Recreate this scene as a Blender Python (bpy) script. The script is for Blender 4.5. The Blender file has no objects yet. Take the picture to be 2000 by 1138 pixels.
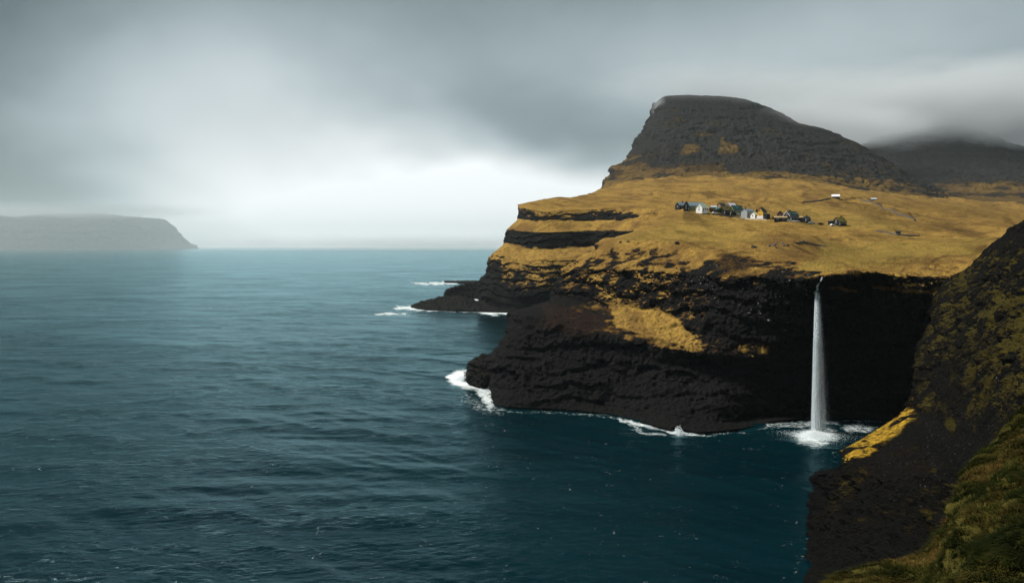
import bpy, math, random
import numpy as np
from mathutils import Vector
from mathutils.bvhtree import BVHTree

# ------------------------------------------------------------------ camera
CAMZ = 60.0
F = 1428.0                      # focal length in pixels of a 2000 px wide picture
PITCH = math.atan((569 - 482) / F)
sc = bpy.context.scene
cam_d = bpy.data.cameras.new("camera"); cam = bpy.data.objects.new("camera", cam_d)
sc.collection.objects.link(cam); sc.camera = cam
cam.location = (0, 0, CAMZ)
cam.rotation_euler = (math.pi / 2 - PITCH, 0, 0)
cam_d.sensor_width = 36; cam_d.lens = 36 * F / 2000
cam_d.clip_start = 0.5; cam_d.clip_end = 80000

# ------------------------------------------------------------------ world: overcast sky with a bright break low over the sea
SUN_AZ = math.radians(-74)      # from straight ahead (+y), negative = left
SUN_EL = math.radians(47)
world = bpy.data.worlds.new("World"); sc.world = world; world.use_nodes = True
nt = world.node_tree; nt.nodes.clear()
def N(t, tree=None, **kw):
    n = (tree or nt).nodes.new(t)
    for k, v in kw.items(): setattr(n, k, v)
    return n
def lk(a, b, tree=None): (tree or nt).links.new(a, b)
def M(op, a, b=None, c=None, tree=None, clamp=False):
    tree = tree or nt
    n = tree.nodes.new('ShaderNodeMath'); n.operation = op; n.use_clamp = clamp
    for i, v in enumerate((a, b, c)):
        if v is None: continue
        if isinstance(v, (int, float)): n.inputs[i].default_value = v
        else: tree.links.new(v, n.inputs[i])
    return n.outputs[0]
tc = N('ShaderNodeTexCoord'); sep = N('ShaderNodeSeparateXYZ'); lk(tc.outputs['Generated'], sep.inputs[0])
az = M('ARCTAN2', sep.outputs[0], sep.outputs[1]); el = M('ARCSINE', sep.outputs[2])
cmb = N('ShaderNodeCombineXYZ'); lk(az, cmb.inputs[0]); lk(M('MULTIPLY', el, 1.9), cmb.inputs[1])
def noise(scale, detail=4, rough=.5, dist=0, vec=None, tree=None, sx=None):
    tree = tree or nt
    n = tree.nodes.new('ShaderNodeTexNoise')
    n.inputs['Scale'].default_value = scale; n.inputs['Detail'].default_value = detail
    n.inputs['Roughness'].default_value = rough; n.inputs['Distortion'].default_value = dist
    if sx is not None:
        mp = tree.nodes.new('ShaderNodeMapping'); mp.inputs['Scale'].default_value = sx
        if len(sx) and vec is not None: tree.links.new(vec, mp.inputs['Vector'])
        tree.links.new(mp.outputs[0], n.inputs['Vector'])
    elif vec is not None: tree.links.new(vec, n.inputs['Vector'])
    return n.outputs['Fac']
wv = noise(2.6, 3, .55, 0, cmb.outputs[0])
wv2 = noise(3.1, 3, .55, 0, cmb.outputs[0], sx=(1, 1, 1))
azw = M('ADD', az, M('MULTIPLY', M('SUBTRACT', wv, .5), .30))
elw = M('ADD', el, M('MULTIPLY', M('SUBTRACT', wv, .5), .16))
def gauss(px, py, sx, sy, amp, rot=0.0):
    a = math.atan((px - 1000) / F); e = math.atan((482 - py) / F * math.cos(a))
    dx = M('SUBTRACT', azw, a); dy = M('SUBTRACT', elw, e)
    c, s = math.cos(rot), math.sin(rot)
    u = M('ADD', M('MULTIPLY', dx, c), M('MULTIPLY', dy, s)); v = M('ADD', M('MULTIPLY', dx, -s), M('MULTIPLY', dy, c))
    u = M('DIVIDE', u, sx / F); v = M('DIVIDE', v, sy / F)
    q = M('ADD', M('MULTIPLY', u, u), M('MULTIPLY', v, v))
    return M('MULTIPLY', M('EXPONENT', M('MULTIPLY', q, -.5)), amp)
BLOBS = [  # pixel centre, spread, brightness, tilt
    (800, 440, 250, 90, .80, -.05), (1090, 425, 200, 60, .50, 0), (560, 300, 200, 130, .20, .3),
    (330, 150, 300, 120, .10, .5), (1010, 225, 280, 66, -.15, -.12), (1200, 300, 200, 45, -.10, -.1),
    (760, 40, 320, 60, -.09, 0), (-40, 120, 130, 300, -.24, 0), (40, 350, 230, 90, -.16, .0), (30, 20, 160, 80, -.08, 0),
    (1450, 90, 260, 110, .07, 0), (1700, 60, 200, 80, .05, 0), (1960, 170, 150, 130, -.06, 0), (1350, 180, 160, 70, .03, 0)]
acc = None
for b in BLOBS:
    g = gauss(*b); acc = g if acc is None else M('ADD', acc, g)
n1 = noise(3.2, 5, .55, .6, cmb.outputs[0], sx=(1.1, .75, 1)); n2 = noise(9, 4, .5, .3, cmb.outputs[0], sx=(1, .7, 1))
lum = M('ADD', M('ADD', acc, .40), M('ADD', M('MULTIPLY', M('SUBTRACT', n1, .5), .16), M('MULTIPLY', M('SUBTRACT', n2, .5), .06)))
hi = N('ShaderNodeMapRange', interpolation_type='SMOOTHSTEP'); lk(el, hi.inputs[0])     # upper sky, mostly out of view, dimmed to darken sea and cliffs
hi.inputs[1].default_value = math.radians(12); hi.inputs[2].default_value = math.radians(27); hi.inputs[3].default_value = 1; hi.inputs[4].default_value = .15
back = N('ShaderNodeMapRange', interpolation_type='SMOOTHSTEP'); lk(M('ABSOLUTE', az), back.inputs[0])   # unseen sky behind the viewer kept bright as added fill on camera-facing faces
back.inputs[1].default_value = math.radians(75); back.inputs[2].default_value = math.radians(120); back.inputs[3].default_value = 1; back.inputs[4].default_value = 0
hib = M('ADD', M('MULTIPLY', hi.outputs[0], back.outputs[0]), M('MULTIPLY', M('SUBTRACT', 1, back.outputs[0]), .95))
lum = M('MULTIPLY', M('MAXIMUM', lum, .06), hib)
ramp = N('ShaderNodeValToRGB')
ramp.color_ramp.elements[0].position = 0; ramp.color_ramp.elements[0].color = (0, 0, 0, 1)
ramp.color_ramp.elements[1].position = 1; ramp.color_ramp.elements[1].color = (.97, 1.0, 1.01, 1)
for p, c in ((.12, (.082, .122, .131)), (.3, (.240, .302, .320)), (.5, (.440, .508, .532)), (.75, (.71, .75, .76))):
    e = ramp.color_ramp.elements.new(p); e.color = (*c, 1)
lk(lum, ramp.inputs[0])
sky = N('ShaderNodeTexSky', sky_type='NISHITA', sun_disc=False)
sky.sun_elevation = SUN_EL; sky.sun_rotation = SUN_AZ
bg1 = N('ShaderNodeBackground'); bg1.inputs[1].default_value = .90; lk(ramp.outputs[0], bg1.inputs[0])
bg2 = N('ShaderNodeBackground'); bg2.inputs[1].default_value = .06; lk(sky.outputs[0], bg2.inputs[0])
mx = N('ShaderNodeMixShader'); mx.inputs[0].default_value = .06; lk(bg1.outputs[0], mx.inputs[1]); lk(bg2.outputs[0], mx.inputs[2])
wo = N('ShaderNodeOutputWorld'); lk(mx.outputs[0], wo.inputs[0])
world.cycles.sampling_method = 'MANUAL'; world.cycles.sample_map_resolution = 512

# ------------------------------------------------------------------ sun (soft, through thin cloud)
sun_d = bpy.data.lights.new("sun", 'SUN'); sun = bpy.data.objects.new("sun", sun_d); sc.collection.objects.link(sun)
sun_d.energy = 4.8; sun_d.angle = math.radians(10); sun_d.color = (1, .95, .87)
sd = Vector((math.sin(SUN_AZ) * math.cos(SUN_EL), math.cos(SUN_AZ) * math.cos(SUN_EL), math.sin(SUN_EL)))
sun.rotation_euler = sd.to_track_quat('Z', 'Y').to_euler()

vs = sc.view_settings; sc.display_settings.display_device = 'sRGB'
vs.view_transform = 'Standard'; vs.look = 'None'; vs.exposure = .34; vs.gamma = 1; vs.use_curve_mapping = False
sc.cycles.max_bounces = 6; sc.cycles.volume_bounces = 2; sc.cycles.transparent_max_bounces = 40
sc.cycles.use_denoising = True

# ------------------------------------------------------------------ geometry helpers
CP, SP = math.cos(PITCH), math.sin(PITCH)
def ray(px, py):
    u = (np.asarray(px, float) - 1000) / F; v = (569 - np.asarray(py, float)) / F
    return np.stack([u, CP + v * SP, -SP + v * CP], -1)
def unproj(px, py, Y):          # the point seen at that pixel at forward distance Y
    d = ray(px, py); t = np.asarray(Y, float) / d[..., 1]
    return d * t[..., None] + np.array([0, 0, CAMZ])
def yz(px, py, z=0.0):          # forward distance of the point of height z seen at that pixel
    d = ray(px, py); return float((z - CAMZ) / d[..., 2] * d[..., 1])

_rng = np.random.RandomState(7)
_perm = _rng.permutation(65536).astype(np.int64)
_grad = _rng.normal(size=(65536, 3)); _grad /= np.linalg.norm(_grad, axis=1)[:, None]
def _h(i, j, k):
    return _perm[(_perm[(_perm[i & 65535] + j) & 65535] + k) & 65535]
def gnoise(P):
    P = np.asarray(P, float); I = np.floor(P).astype(np.int64); f = P - I
    w = f * f * f * (f * (f * 6 - 15) + 10); out = 0
    for a in (0, 1):
        wa = w[..., 0] if a else 1 - w[..., 0]
        for b in (0, 1):
            wb = w[..., 1] if b else 1 - w[..., 1]
            for c in (0, 1):
                wc = w[..., 2] if c else 1 - w[..., 2]
                g = _grad[_h(I[..., 0] + a, I[..., 1] + b, I[..., 2] + c)]
                out = out + wa * wb * wc * ((f - (a, b, c)) * g).sum(-1)
    return out * 1.5
def fbm(P, o=4, gain=.5, lac=2.03):
    s = 0; a = 1; P = np.asarray(P, float)
    for i in range(o): s = s + a * gnoise(P + 17.3 * i); a *= gain; P = P * lac
    return s
def ridged(P, o=4, gain=.5, lac=2.1):
    s = 0; a = 1; P = np.asarray(P, float); t = 0
    for i in range(o): s = s + a * (1 - 2.2 * np.abs(gnoise(P + 31.7 * i))); t += a; a *= gain; P = P * lac
    return s / t
def smooth(a, b, x):
    t = np.clip((x - a) / (b - a), 0, 1); return t * t * (3 - 2 * t)
def polymask(px, py, poly, soft):
    """soft inside-mask of a polygon drawn in survey (pixel) coordinates of the slope"""
    poly = np.array(poly, float); n = len(poly); inside = np.zeros(px.shape, bool); d2 = np.full(px.shape, 1e18)
    for i in range(n):
        x0, y0 = poly[i]; x1, y1 = poly[(i + 1) % n]
        cond = ((y0 > py) != (y1 > py)) & (px < (x1 - x0) * (py - y0) / ((y1 - y0) or 1e-9) + x0); inside ^= cond
        ex, ey = x1 - x0, y1 - y0; t = np.clip(((px - x0) * ex + (py - y0) * ey) / (ex * ex + ey * ey + 1e-9), 0, 1)
        d2 = np.minimum(d2, (px - x0 - t * ex) ** 2 + (py - y0 - t * ey) ** 2)
    sd_ = np.sqrt(d2) * np.where(inside, 1, -1)
    return smooth(-soft, soft, sd_)
def linemask(px, py, line, w):
    d2 = np.full(px.shape, 1e18)
    for (x0, y0), (x1, y1) in zip(line[:-1], line[1:]):
        ex, ey = x1 - x0, y1 - y0; t = np.clip(((px - x0) * ex + (py - y0) * ey) / (ex * ex + ey * ey + 1e-9), 0, 1)
        d2 = np.minimum(d2, (px - x0 - t * ex) ** 2 + (py - y0 - t * ey) ** 2)
    return 1 - smooth(w * .4, w, np.sqrt(d2))

def tag(o, label=None, cat=None, group=None, kind=None):
    if label: o['label'] = label
    if cat: o['category'] = cat
    if group: o['group'] = group
    if kind: o['kind'] = kind
    return o
def link(o, parent=None):
    sc.collection.objects.link(o)
    if parent is not None: o.parent = parent
    return o
def mesh_np(name, V, Fq, mat, parent=None, attrs=None, shade=True):
    me = bpy.data.meshes.new(name); V = np.ascontiguousarray(V, np.float32).reshape(-1, 3); Fq = np.ascontiguousarray(Fq, np.int32)
    k = Fq.shape[1]
    me.vertices.add(len(V)); me.vertices.foreach_set('co', V.ravel())
    me.loops.add(Fq.size); me.loops.foreach_set('vertex_index', Fq.ravel())
    me.polygons.add(len(Fq)); me.polygons.foreach_set('loop_start', np.arange(0, Fq.size, k, dtype=np.int32))
    try: me.polygons.foreach_set('loop_total', np.full(len(Fq), k, np.int32))
    except Exception: pass
    me.update(calc_edges=True)
    if shade: me.polygons.foreach_set('use_smooth', np.ones(len(Fq), bool))
    for an, av in (attrs or {}).items():
        at = me.attributes.new(an, 'FLOAT', 'POINT'); at.data.foreach_set('value', np.ascontiguousarray(av, np.float32).ravel())
    me.materials.append(mat); me.validate()
    return link(bpy.data.objects.new(name, me), parent)
def gridfaces(nr, nc, flip=False):
    i = np.arange(nr * nc).reshape(nr, nc)
    q = np.stack([i[:-1, :-1], i[1:, :-1], i[1:, 1:], i[:-1, 1:]], -1).reshape(-1, 4)
    return q[:, ::-1] if flip else q

def net(rows, s0, s1, step=1.3, rstep=None, fold=True, R=30, Rm=18, back=.35, k=1.2, ext=None):
    """rows from the top/back of a slope to its foot: dict(p=[(px,py,Y),...], g=grassiness, a=roughness in m).
    Returns dense arrays px, py, Y, g, a.  Left of a row's first point the surface bends round and runs back."""
    S = np.arange(s0, s1 + step, step)
    if ext: S = np.concatenate([S, np.arange(s1 + step + 4, ext, 10.)])
    out = []
    for r in rows:
        p = np.array(r['p'], float); pL = p[0, 0] if fold else -1e9
        sc_ = np.maximum(S, p[0, 0]) if fold else S
        py = np.interp(sc_, p[:, 0], p[:, 1]); Y = np.interp(sc_, p[:, 0], p[:, 2])
        for _ in range(2):      # soften the corners of the survey lines
            kk = 9; pad = lambda a: np.pad(a, kk, mode='edge'); ker = np.ones(2 * kk + 1) / (2 * kk + 1)
            if fold: m = sc_ > p[0, 0]
            py_ = np.convolve(pad(py), ker, 'valid'); Y_ = np.convolve(pad(Y), ker, 'valid')
            py, Y = py_, Y_
        px = S.copy()
        if fold:
            d = np.clip((S - pL) / R, 0, 1); Y = Y + Rm * (1 - np.sqrt(np.clip(1 - (1 - d) ** 2, 0, 1)))
            m = S < pL; px = np.where(m, pL + back * (pL - S), S); Y = np.where(m, Y + k * (pL - S), Y)
        g = r.get('g', 0); a = r.get('a', 1)
        g = np.interp(S, *zip(*g)) if isinstance(g, list) else np.full(S.shape, float(g))
        a = np.interp(S, *zip(*a)) if isinstance(a, list) else np.full(S.shape, float(a))
        out.append(np.stack([px, py, Y, g, a]))
    D = []; rs = rstep or step
    for q, (A, B) in enumerate(zip(out[:-1], out[1:])):
        n = int(min(260, max(2, np.ceil(np.percentile(np.hypot(A[1] - B[1], 0), 85) / rs))))
        for i in range(n): t = i / n; D.append(A * (1 - t) + B * t)
    D.append(out[-1]); D = np.stack(D, 1)
    return D
def gnormal(P):
    du = np.gradient(P, axis=1); dv = np.gradient(P, axis=0); n = np.cross(dv, du)
    n /= np.linalg.norm(n, axis=-1, keepdims=True) + 1e-9
    return n
def rockdisp(P, sc1=14., strata=6., stw=.85, ribs=0):
    w = fbm(P / (sc1 * 1.8), 3)
    a = fbm(P / (sc1, sc1, sc1 * .75), 5, .55)
    b = ridged(P / (sc1 * .42, sc1 * .42, sc1 * .8) + 5, 3)
    zz = P[..., 2] / strata + w * .9; fr = zz - np.floor(zz)
    st = smooth(0, .25, fr) - fr            # stepped strata
    col_ = ridged(P / (sc1 * .2, sc1 * .2, sc1 * 1.1) + 9, 3)
    c = fbm(P / (sc1 * .16), 4, .62)
    if ribs: a = a + ribs * ridged(P / (sc1 * .45, sc1 * .45, sc1 * 3.2) + 21, 3)
    return .55 * a + .30 * (b - .3) + stw * st + .24 * col_ + .30 * c

# ------------------------------------------------------------------ materials
def newmat(name):
    m = bpy.data.materials.new(name); m.use_nodes = True; t = m.node_tree; t.nodes.clear()
    o = t.nodes.new('ShaderNodeOutputMaterial'); b = t.nodes.new('ShaderNodeBsdfPrincipled'); t.links.new(b.outputs[0], o.inputs[0])
    return m, t, b, o
def rampn(t, fac, stops, interp='LINEAR'):
    r = t.nodes.new('ShaderNodeValToRGB'); r.color_ramp.interpolation = interp
    while len(r.color_ramp.elements) < len(stops): r.color_ramp.elements.new(.5)
    for e, (p, c) in zip(r.color_ramp.elements, stops): e.position = p; e.color = (*c, 1)
    t.links.new(fac, r.inputs[0]); return r.outputs[0]
def mixc(t, f, a, b, blend='MIX'):
    n = t.nodes.new('ShaderNodeMix'); n.data_type = 'RGBA'; n.blend_type = blend
    for s, v in ((n.inputs[0], f), (n.inputs[6], a), (n.inputs[7], b)):
        if isinstance(v, (int, float)): s.default_value = v
        elif isinstance(v, tuple): s.default_value = (*v, 1)
        else: t.links.new(v, s)
    return n.outputs[2]
def attr(t, name):
    a = t.nodes.new('ShaderNodeAttribute'); a.attribute_name = name; return a.outputs['Fac']

def land_material(name, fine=1.0, gold=(.48, .285, .066), gold2=(.34, .212, .048), brown=(.125, .070, .023), green=(.19, .142, .032),
                  rock=(.0014, .0016, .0016), rock2=(.0085, .0085, .0082), bump=1.0):
    m, t, b, o = newmat(name)
    geo = t.nodes.new('ShaderNodeNewGeometry'); pos = geo.outputs['Position']
    nz = lambda s, d=4, r=.55, di=0, sx=None: noise(s, d, r, di, pos, t, sx)
    big = nz(.012 / fine, 4, .55, .3); mid = nz(.06 / fine, 5, .6, .4, (1, .35, 1)); sm = nz(.45 / fine, 4, .65); tiny = nz(2.6 / fine, 3, .6)
    gcol = rampn(t, M('ADD', M('MULTIPLY', big, .55), M('MULTIPLY', mid, .45), tree=t), [(.36, green), (.46, gold2), (.54, gold), (.68, gold2)])
    gcol = mixc(t, rampn(t, sm, [(.38, (0, 0, 0)), (.72, (1, 1, 1))]), gcol, brown)
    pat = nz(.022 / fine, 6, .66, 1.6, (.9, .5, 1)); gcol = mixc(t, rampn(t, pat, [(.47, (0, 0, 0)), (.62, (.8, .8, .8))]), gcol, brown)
    pat2 = nz(.09 / fine, 5, .7, 2.2, (.7, .4, 1)); gcol = mixc(t, rampn(t, pat2, [(.60, (0, 0, 0)), (.68, (.8, .8, .8))]), gcol, tuple(x * .6 for x in brown))
    ln_ = noise(.016 / fine, 4, .55, .9, pos, t, (.75, 1.5, 1)); lnd = M('ABSOLUTE', M('SUBTRACT', ln_, .5, tree=t), tree=t)
    lmask = M('MULTIPLY', rampn(t, lnd, [(0, (1, 1, 1)), (.030, (0, 0, 0))]), rampn(t, noise(.03 / fine, 3, .6, 0, pos, t), [(.50, (0, 0, 0)), (.58, (1, 1, 1))]), tree=t)
    ln2 = noise(.045 / fine, 3, .6, .7, pos, t, (.5, 1.6, 1)); l2 = M('MULTIPLY', rampn(t, M('ABSOLUTE', M('SUBTRACT', ln2, .47, tree=t), tree=t), [(0, (1, 1, 1)), (.026, (0, 0, 0))]), rampn(t, noise(.021 / fine, 3, .6, 0, pos, t), [(.52, (0, 0, 0)), (.6, (1, 1, 1))]), tree=t)
    gcol = mixc(t, M('MULTIPLY', M('MAXIMUM', lmask, l2, tree=t), .8, tree=t), gcol, tuple(x * .55 for x in brown))
    dk = attr(t, 'dark'); gcol = mixc(t, M('MULTIPLY', dk, .85, tree=t), gcol, tuple(x * .42 for x in brown))
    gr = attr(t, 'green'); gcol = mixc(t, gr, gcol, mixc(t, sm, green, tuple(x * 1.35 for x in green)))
    gcol = mixc(t, attr(t, 'sunlit_straw'), gcol, mixc(t, rampn(t, sm, [(.4, (1, 1, 1)), (.62, (0, 0, 0))]), (.07, .045, .012), (.48, .29, .03)))  # sunlight on the spur strip put into the grass colour as bright gold
    st = nz(.22 / fine, 4, .6, 1.2, (.5, .5, 2.2))
    rcol = rampn(t, M('ADD', M('MULTIPLY', st, .5), M('MULTIPLY', sm, .5), tree=t), [(.35, rock), (.55, tuple((x + y) / 2 for x, y in zip(rock, rock2))), (.72, rock2)])
    rd = attr(t, 'red'); rcol = mixc(t, rd, rcol, (.020, .012, .009))
    spk = rampn(t, nz(1.1 / fine, 2, .5), [(.68, (0, 0, 0)), (.74, (1, 1, 1))])
    sp = attr(t, 'speck'); rcol = mixc(t, M('MULTIPLY', spk, sp, tree=t), rcol, (.33, .31, .28))
    # grass grows where the slope attribute says so, with a ragged edge
    g = attr(t, 'grass')
    rag = M('ADD', M('MULTIPLY', M('SUBTRACT', sm, .5, tree=t), .75, tree=t), M('MULTIPLY', M('SUBTRACT', tiny, .5, tree=t), .55, tree=t), tree=t)
    gr_ = M('ADD', g, rag, tree=t)
    gm = rampn(t, gr_, [(.34, (0, 0, 0)), (.46, (1, 1, 1))]); gm2 = rampn(t, gr_, [(.50, (0, 0, 0)), (.92, (1, 1, 1))])
    turf = mixc(t, sm, tuple(x * .16 for x in brown), tuple(x * .75 for x in brown))
    col = mixc(t, gm, rcol, mixc(t, gm2, turf, gcol))
    t.links.new(col, b.inputs['Base Color'])
    b.inputs['Roughness'].default_value = .9; b.inputs['Specular IOR Level'].default_value = .03
    vo = t.nodes.new('ShaderNodeTexVoronoi'); vo.feature = 'DISTANCE_TO_EDGE'; vo.inputs['Scale'].default_value = .5 / fine; t.links.new(pos, vo.inputs['Vector'])
    hgt = M('ADD', M('MULTIPLY', sm, .9, tree=t), M('ADD', M('MULTIPLY', tiny, .45, tree=t), M('MULTIPLY', M('MINIMUM', vo.outputs[0], .3, tree=t), .8, tree=t), tree=t), tree=t)
    bp = t.nodes.new('ShaderNodeBump'); bp.inputs['Strength'].default_value = bump; bp.inputs['Distance'].default_value = 1.0 * fine
    t.links.new(hgt, bp.inputs['Height']); t.links.new(bp.outputs[0], b.inputs['Normal'])
    return m
MAT_LAND = land_material('grass_and_basalt')
MAT_MTN = land_material('mountain_rock', fine=6, rock=(.007, .0075, .008), rock2=(.021, .0205, .020), gold=(.25, .14, .03), gold2=(.15, .095, .025), brown=(.07, .045, .022), green=(.10, .085, .028), bump=.9)
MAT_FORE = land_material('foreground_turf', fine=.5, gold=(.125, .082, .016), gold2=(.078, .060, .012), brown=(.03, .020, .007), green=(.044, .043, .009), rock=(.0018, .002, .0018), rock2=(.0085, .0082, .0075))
MAT_NEAR = land_material('shaded_slope', fine=.5, gold=(.125, .078, .016), gold2=(.070, .052, .011), brown=(.022, .015, .006), green=(.040, .037, .008), rock=(.0006, .0007, .0006), rock2=(.0062, .0061, .0056), bump=1.6)  # land colours darkened, so the slope's shade is in the albedo
def simple(name, col, rough=.6, var=.25, scale=.8, metal=0, bump=0.0):
    m, t, b, o = newmat(name); geo = t.nodes.new('ShaderNodeTexCoord')
    n = noise(scale, 5, .6, 0, geo.outputs['Object'], t)
    c = mixc(t, n, tuple(x * (1 - var) for x in col), tuple(min(1, x * (1 + var)) for x in col))
    t.links.new(c, b.inputs['Base Color']); b.inputs['Roughness'].default_value = rough; b.inputs['Metallic'].default_value = metal
    b.inputs['Specular IOR Level'].default_value = .1
    if bump:
        bp = t.nodes.new('ShaderNodeBump'); bp.inputs['Distance'].default_value = bump; t.links.new(n, bp.inputs['Height']); t.links.new(bp.outputs[0], b.inputs['Normal'])
    return m

def land(name, D, mat, disp='rock', sc1=14., strata=6., gslope=None, masks=None, kind='structure', parent=None, flat=.25, post=None, gwave=None, zk=.35, stw=.85, ribs=0):
    px, py, Y, g, a = D
    P = unproj(px, py, Y); n = gnormal(P); cy = np.clip(Y, 10, 3000)
    d = rockdisp(P, sc1, strata, stw, ribs)
    nn = n.copy(); nn[..., 2] *= zk
    P2 = P + nn * (d * a)[..., None]
    if gwave: # rolling of the pasture
        wl, am = gwave; P2[..., 2] += (am * g * fbm(np.stack([P[..., 0] / wl, P[..., 1] / (wl * 1.6), 0 * Y + 3], -1), 4)) 
    if post is not None: P2 = post(P2, px, py, D)
    n2 = gnormal(P2)
    P3 = P / (sc1 / 13.); ed = (1 - np.abs(2 * np.clip(g, 0, 1) - 1)) ** .5
    g = g + ed * (.62 * fbm(P3 / (16, 16, 10) + 3, 4) + .5 * fbm(P3 / (5, 5, 3.5) + 8, 3))
    if gslope is not None:
        lo, hi = gslope; g = g + (smooth(lo, hi, n2[..., 2]) - .5) * .7 * (1 - np.abs(2 * np.clip(g, 0, 1) - 1)) * 2
    at = {'dark': np.zeros(px.shape), 'green': np.zeros(px.shape), 'red': np.zeros(px.shape), 'speck': np.zeros(px.shape), 'sunlit_straw': np.zeros(px.shape)}
    jx = px + 7 * fbm(P / 9., 3); jy = py + 5 * fbm(P / 9. + 50, 3)
    for mk in (masks or []):
        kind_, poly, soft, val = mk[:4]
        jit = mk[4] if len(mk) > 4 else 1
        qx, qy = px + (jx - px) * jit, py + (jy - py) * jit
        mm = polymask(qx, qy, poly, soft) if kind_[-1] != '-' else linemask(qx, qy, poly, soft)
        key = kind_.rstrip('-')
        if key == 'grass': g = g * (1 - mm) + val * mm
        else: at[key] = np.maximum(at[key] * (1 - mm * (val < 0)), mm * max(val, 0))
    at['grass'] = g
    o = mesh_np(name, P2, gridfaces(*px.shape), mat, parent, at)
    if kind: o['kind'] = kind
    return o
def row(*p, g=0, a=1): return dict(p=list(p), g=g, a=a)
def zrow(z, *p, g=0, a=1): return dict(p=[(x, y, yz(x, y, z)) for x, y in p], g=g, a=a)

# ------------------------------------------------------------------ main land: pasture, brow, sea cliff and cove
B = [
 row((1255,346,1450),(1400,338,1520),(1500,342,1520),(1600,350,1520),(1700,366,1520),(1760,374,1500),(1850,384,1500),(1950,392,1480),(2080,399,1480), g=1, a=0),
 row((1262,352,1300),(1400,345,1350),(1500,349,1350),(1600,357,1350),(1700,374,1350),(1760,382,1320),(1850,391,1300),(1950,399,1280),(2080,405,1280), g=1, a=.4),
 row((1275,380,900),(1400,375,950),(1600,378,980),(1700,392,920),(1800,408,850),(1950,425,780),(2080,430,760), g=1, a=.3),
 row((1285,413,600),(1400,412,600),(1500,425,570),(1600,437,560),(1700,440,560),(1800,447,540),(1950,455,520),(2080,458,520), g=1, a=.15),
 row((1238,448,440),(1300,448,440),(1400,450,430),(1500,456,420),(1600,462,410),(1700,468,400),(1800,475,390),(1900,480,380),(2080,470,380), g=1, a=.2),
 row((1165,479,370),(1200,472,360),(1300,476,330),(1400,480,310),(1450,484,300),(1500,490,295),(1560,500,290),(1600,512,275),(1700,515,280),(1800,512,290),(1880,500,310),(2080,480,330), g=[(1160,.75),(1300,.8),(1500,.85),(1700,1),(2000,1)], a=.7),
 row((1128,507,360),(1200,498,348),(1300,502,318),(1400,505,292),(1500,516,274),(1560,526,262),(1600,532,250),(1660,528,254),(1750,526,260),(1830,526,262),(1900,515,270),(2080,490,300), g=[(1100,.42),(1300,.40),(1450,.28),(1560,.5),(1620,.75),(1900,.85)], a=2.2),
 row((1105,527,350),(1160,524,340),(1250,530,310),(1330,534,290),(1400,536,270),(1500,540,252),(1560,545,240),(1600,545,232),(1660,538,235),(1750,535,240),(1830,540,240),(1900,530,245),(2080,500,290), g=[(1100,.3),(1330,.28),(1400,.1),(1580,.12),(1620,.45),(1900,.5)], a=3.2),
 row((1090,555,345),(1160,560,333),(1250,568,308),(1330,572,288),(1400,575,268),(1500,580,251),(1600,585,246),(1700,585,244),(1830,585,238),(1900,575,238),(2080,560,280), g=[(1090,.2),(1200,.34),(1300,.28),(1400,.02),(1600,.0),(1900,.1)], a=3.2),
 row((1080,578,341),(1160,592,325),(1200,598,315),(1300,610,290),(1400,620,265),(1500,630,252),(1600,640,250),(1700,640,250),(1830,640,238),(1900,620,235),(2080,600,270), g=[(1100,.0),(1200,.25),(1330,.2),(1420,.0),(1600,-.1)], a=2.6),
 row((997,612,306),(1030,616,300),(1060,625,294),(1130,645,285),(1200,655,279),(1300,680,266),(1400,690,259),(1500,700,254),(1600,700,254),(1700,700,254),(1830,700,240),(1900,700,235),(2080,680,265), g=[(1000,-.1),(1200,.1),(1350,.2),(1420,.15),(1520,.12),(1600,-.1)], a=2.2),
 row((994,640,298),(1060,655,290),(1130,668,283),(1200,685,277),(1300,710,266),(1400,720,262),(1500,725,258),(1600,740,260),(1700,740,260),(1830,740,243),(2080,740,262), a=2.2),
 row((985,662,296),(1060,690,287),(1130,705,281),(1200,720,275),(1300,745,262),(1400,750,256),(1600,760,262),(1830,770,245),(2080,770,260), a=2.6),
 row((958,700,290),(1000,710,284),(1060,730,278),(1200,760,268),(1300,775,256),(1400,790,247),(1500,790,258),(1600,790,264),(1830,795,248),(2080,800,258), a=3.0),
 row((966,752,280),(1030,770,273),(1100,780,269),(1200,792,264),(1300,812,246),(1400,825,240),(1500,808,258),(1600,802,263),(1830,810,252),(2080,810,258), a=2.4),
 zrow(.6, (958,788),(1000,795),(1100,798),(1200,808),(1300,834),(1375,844),(1450,836),(1520,820),(1600,814),(1700,814),(1830,820),(2080,830), a=1.4),
 zrow(-3, (955,800),(1000,806),(1100,812),(1200,820),(1300,846),(1375,858),(1450,846),(1520,832),(1600,824),(1700,824),(1830,830),(2080,840), a=1.0),
]
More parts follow.
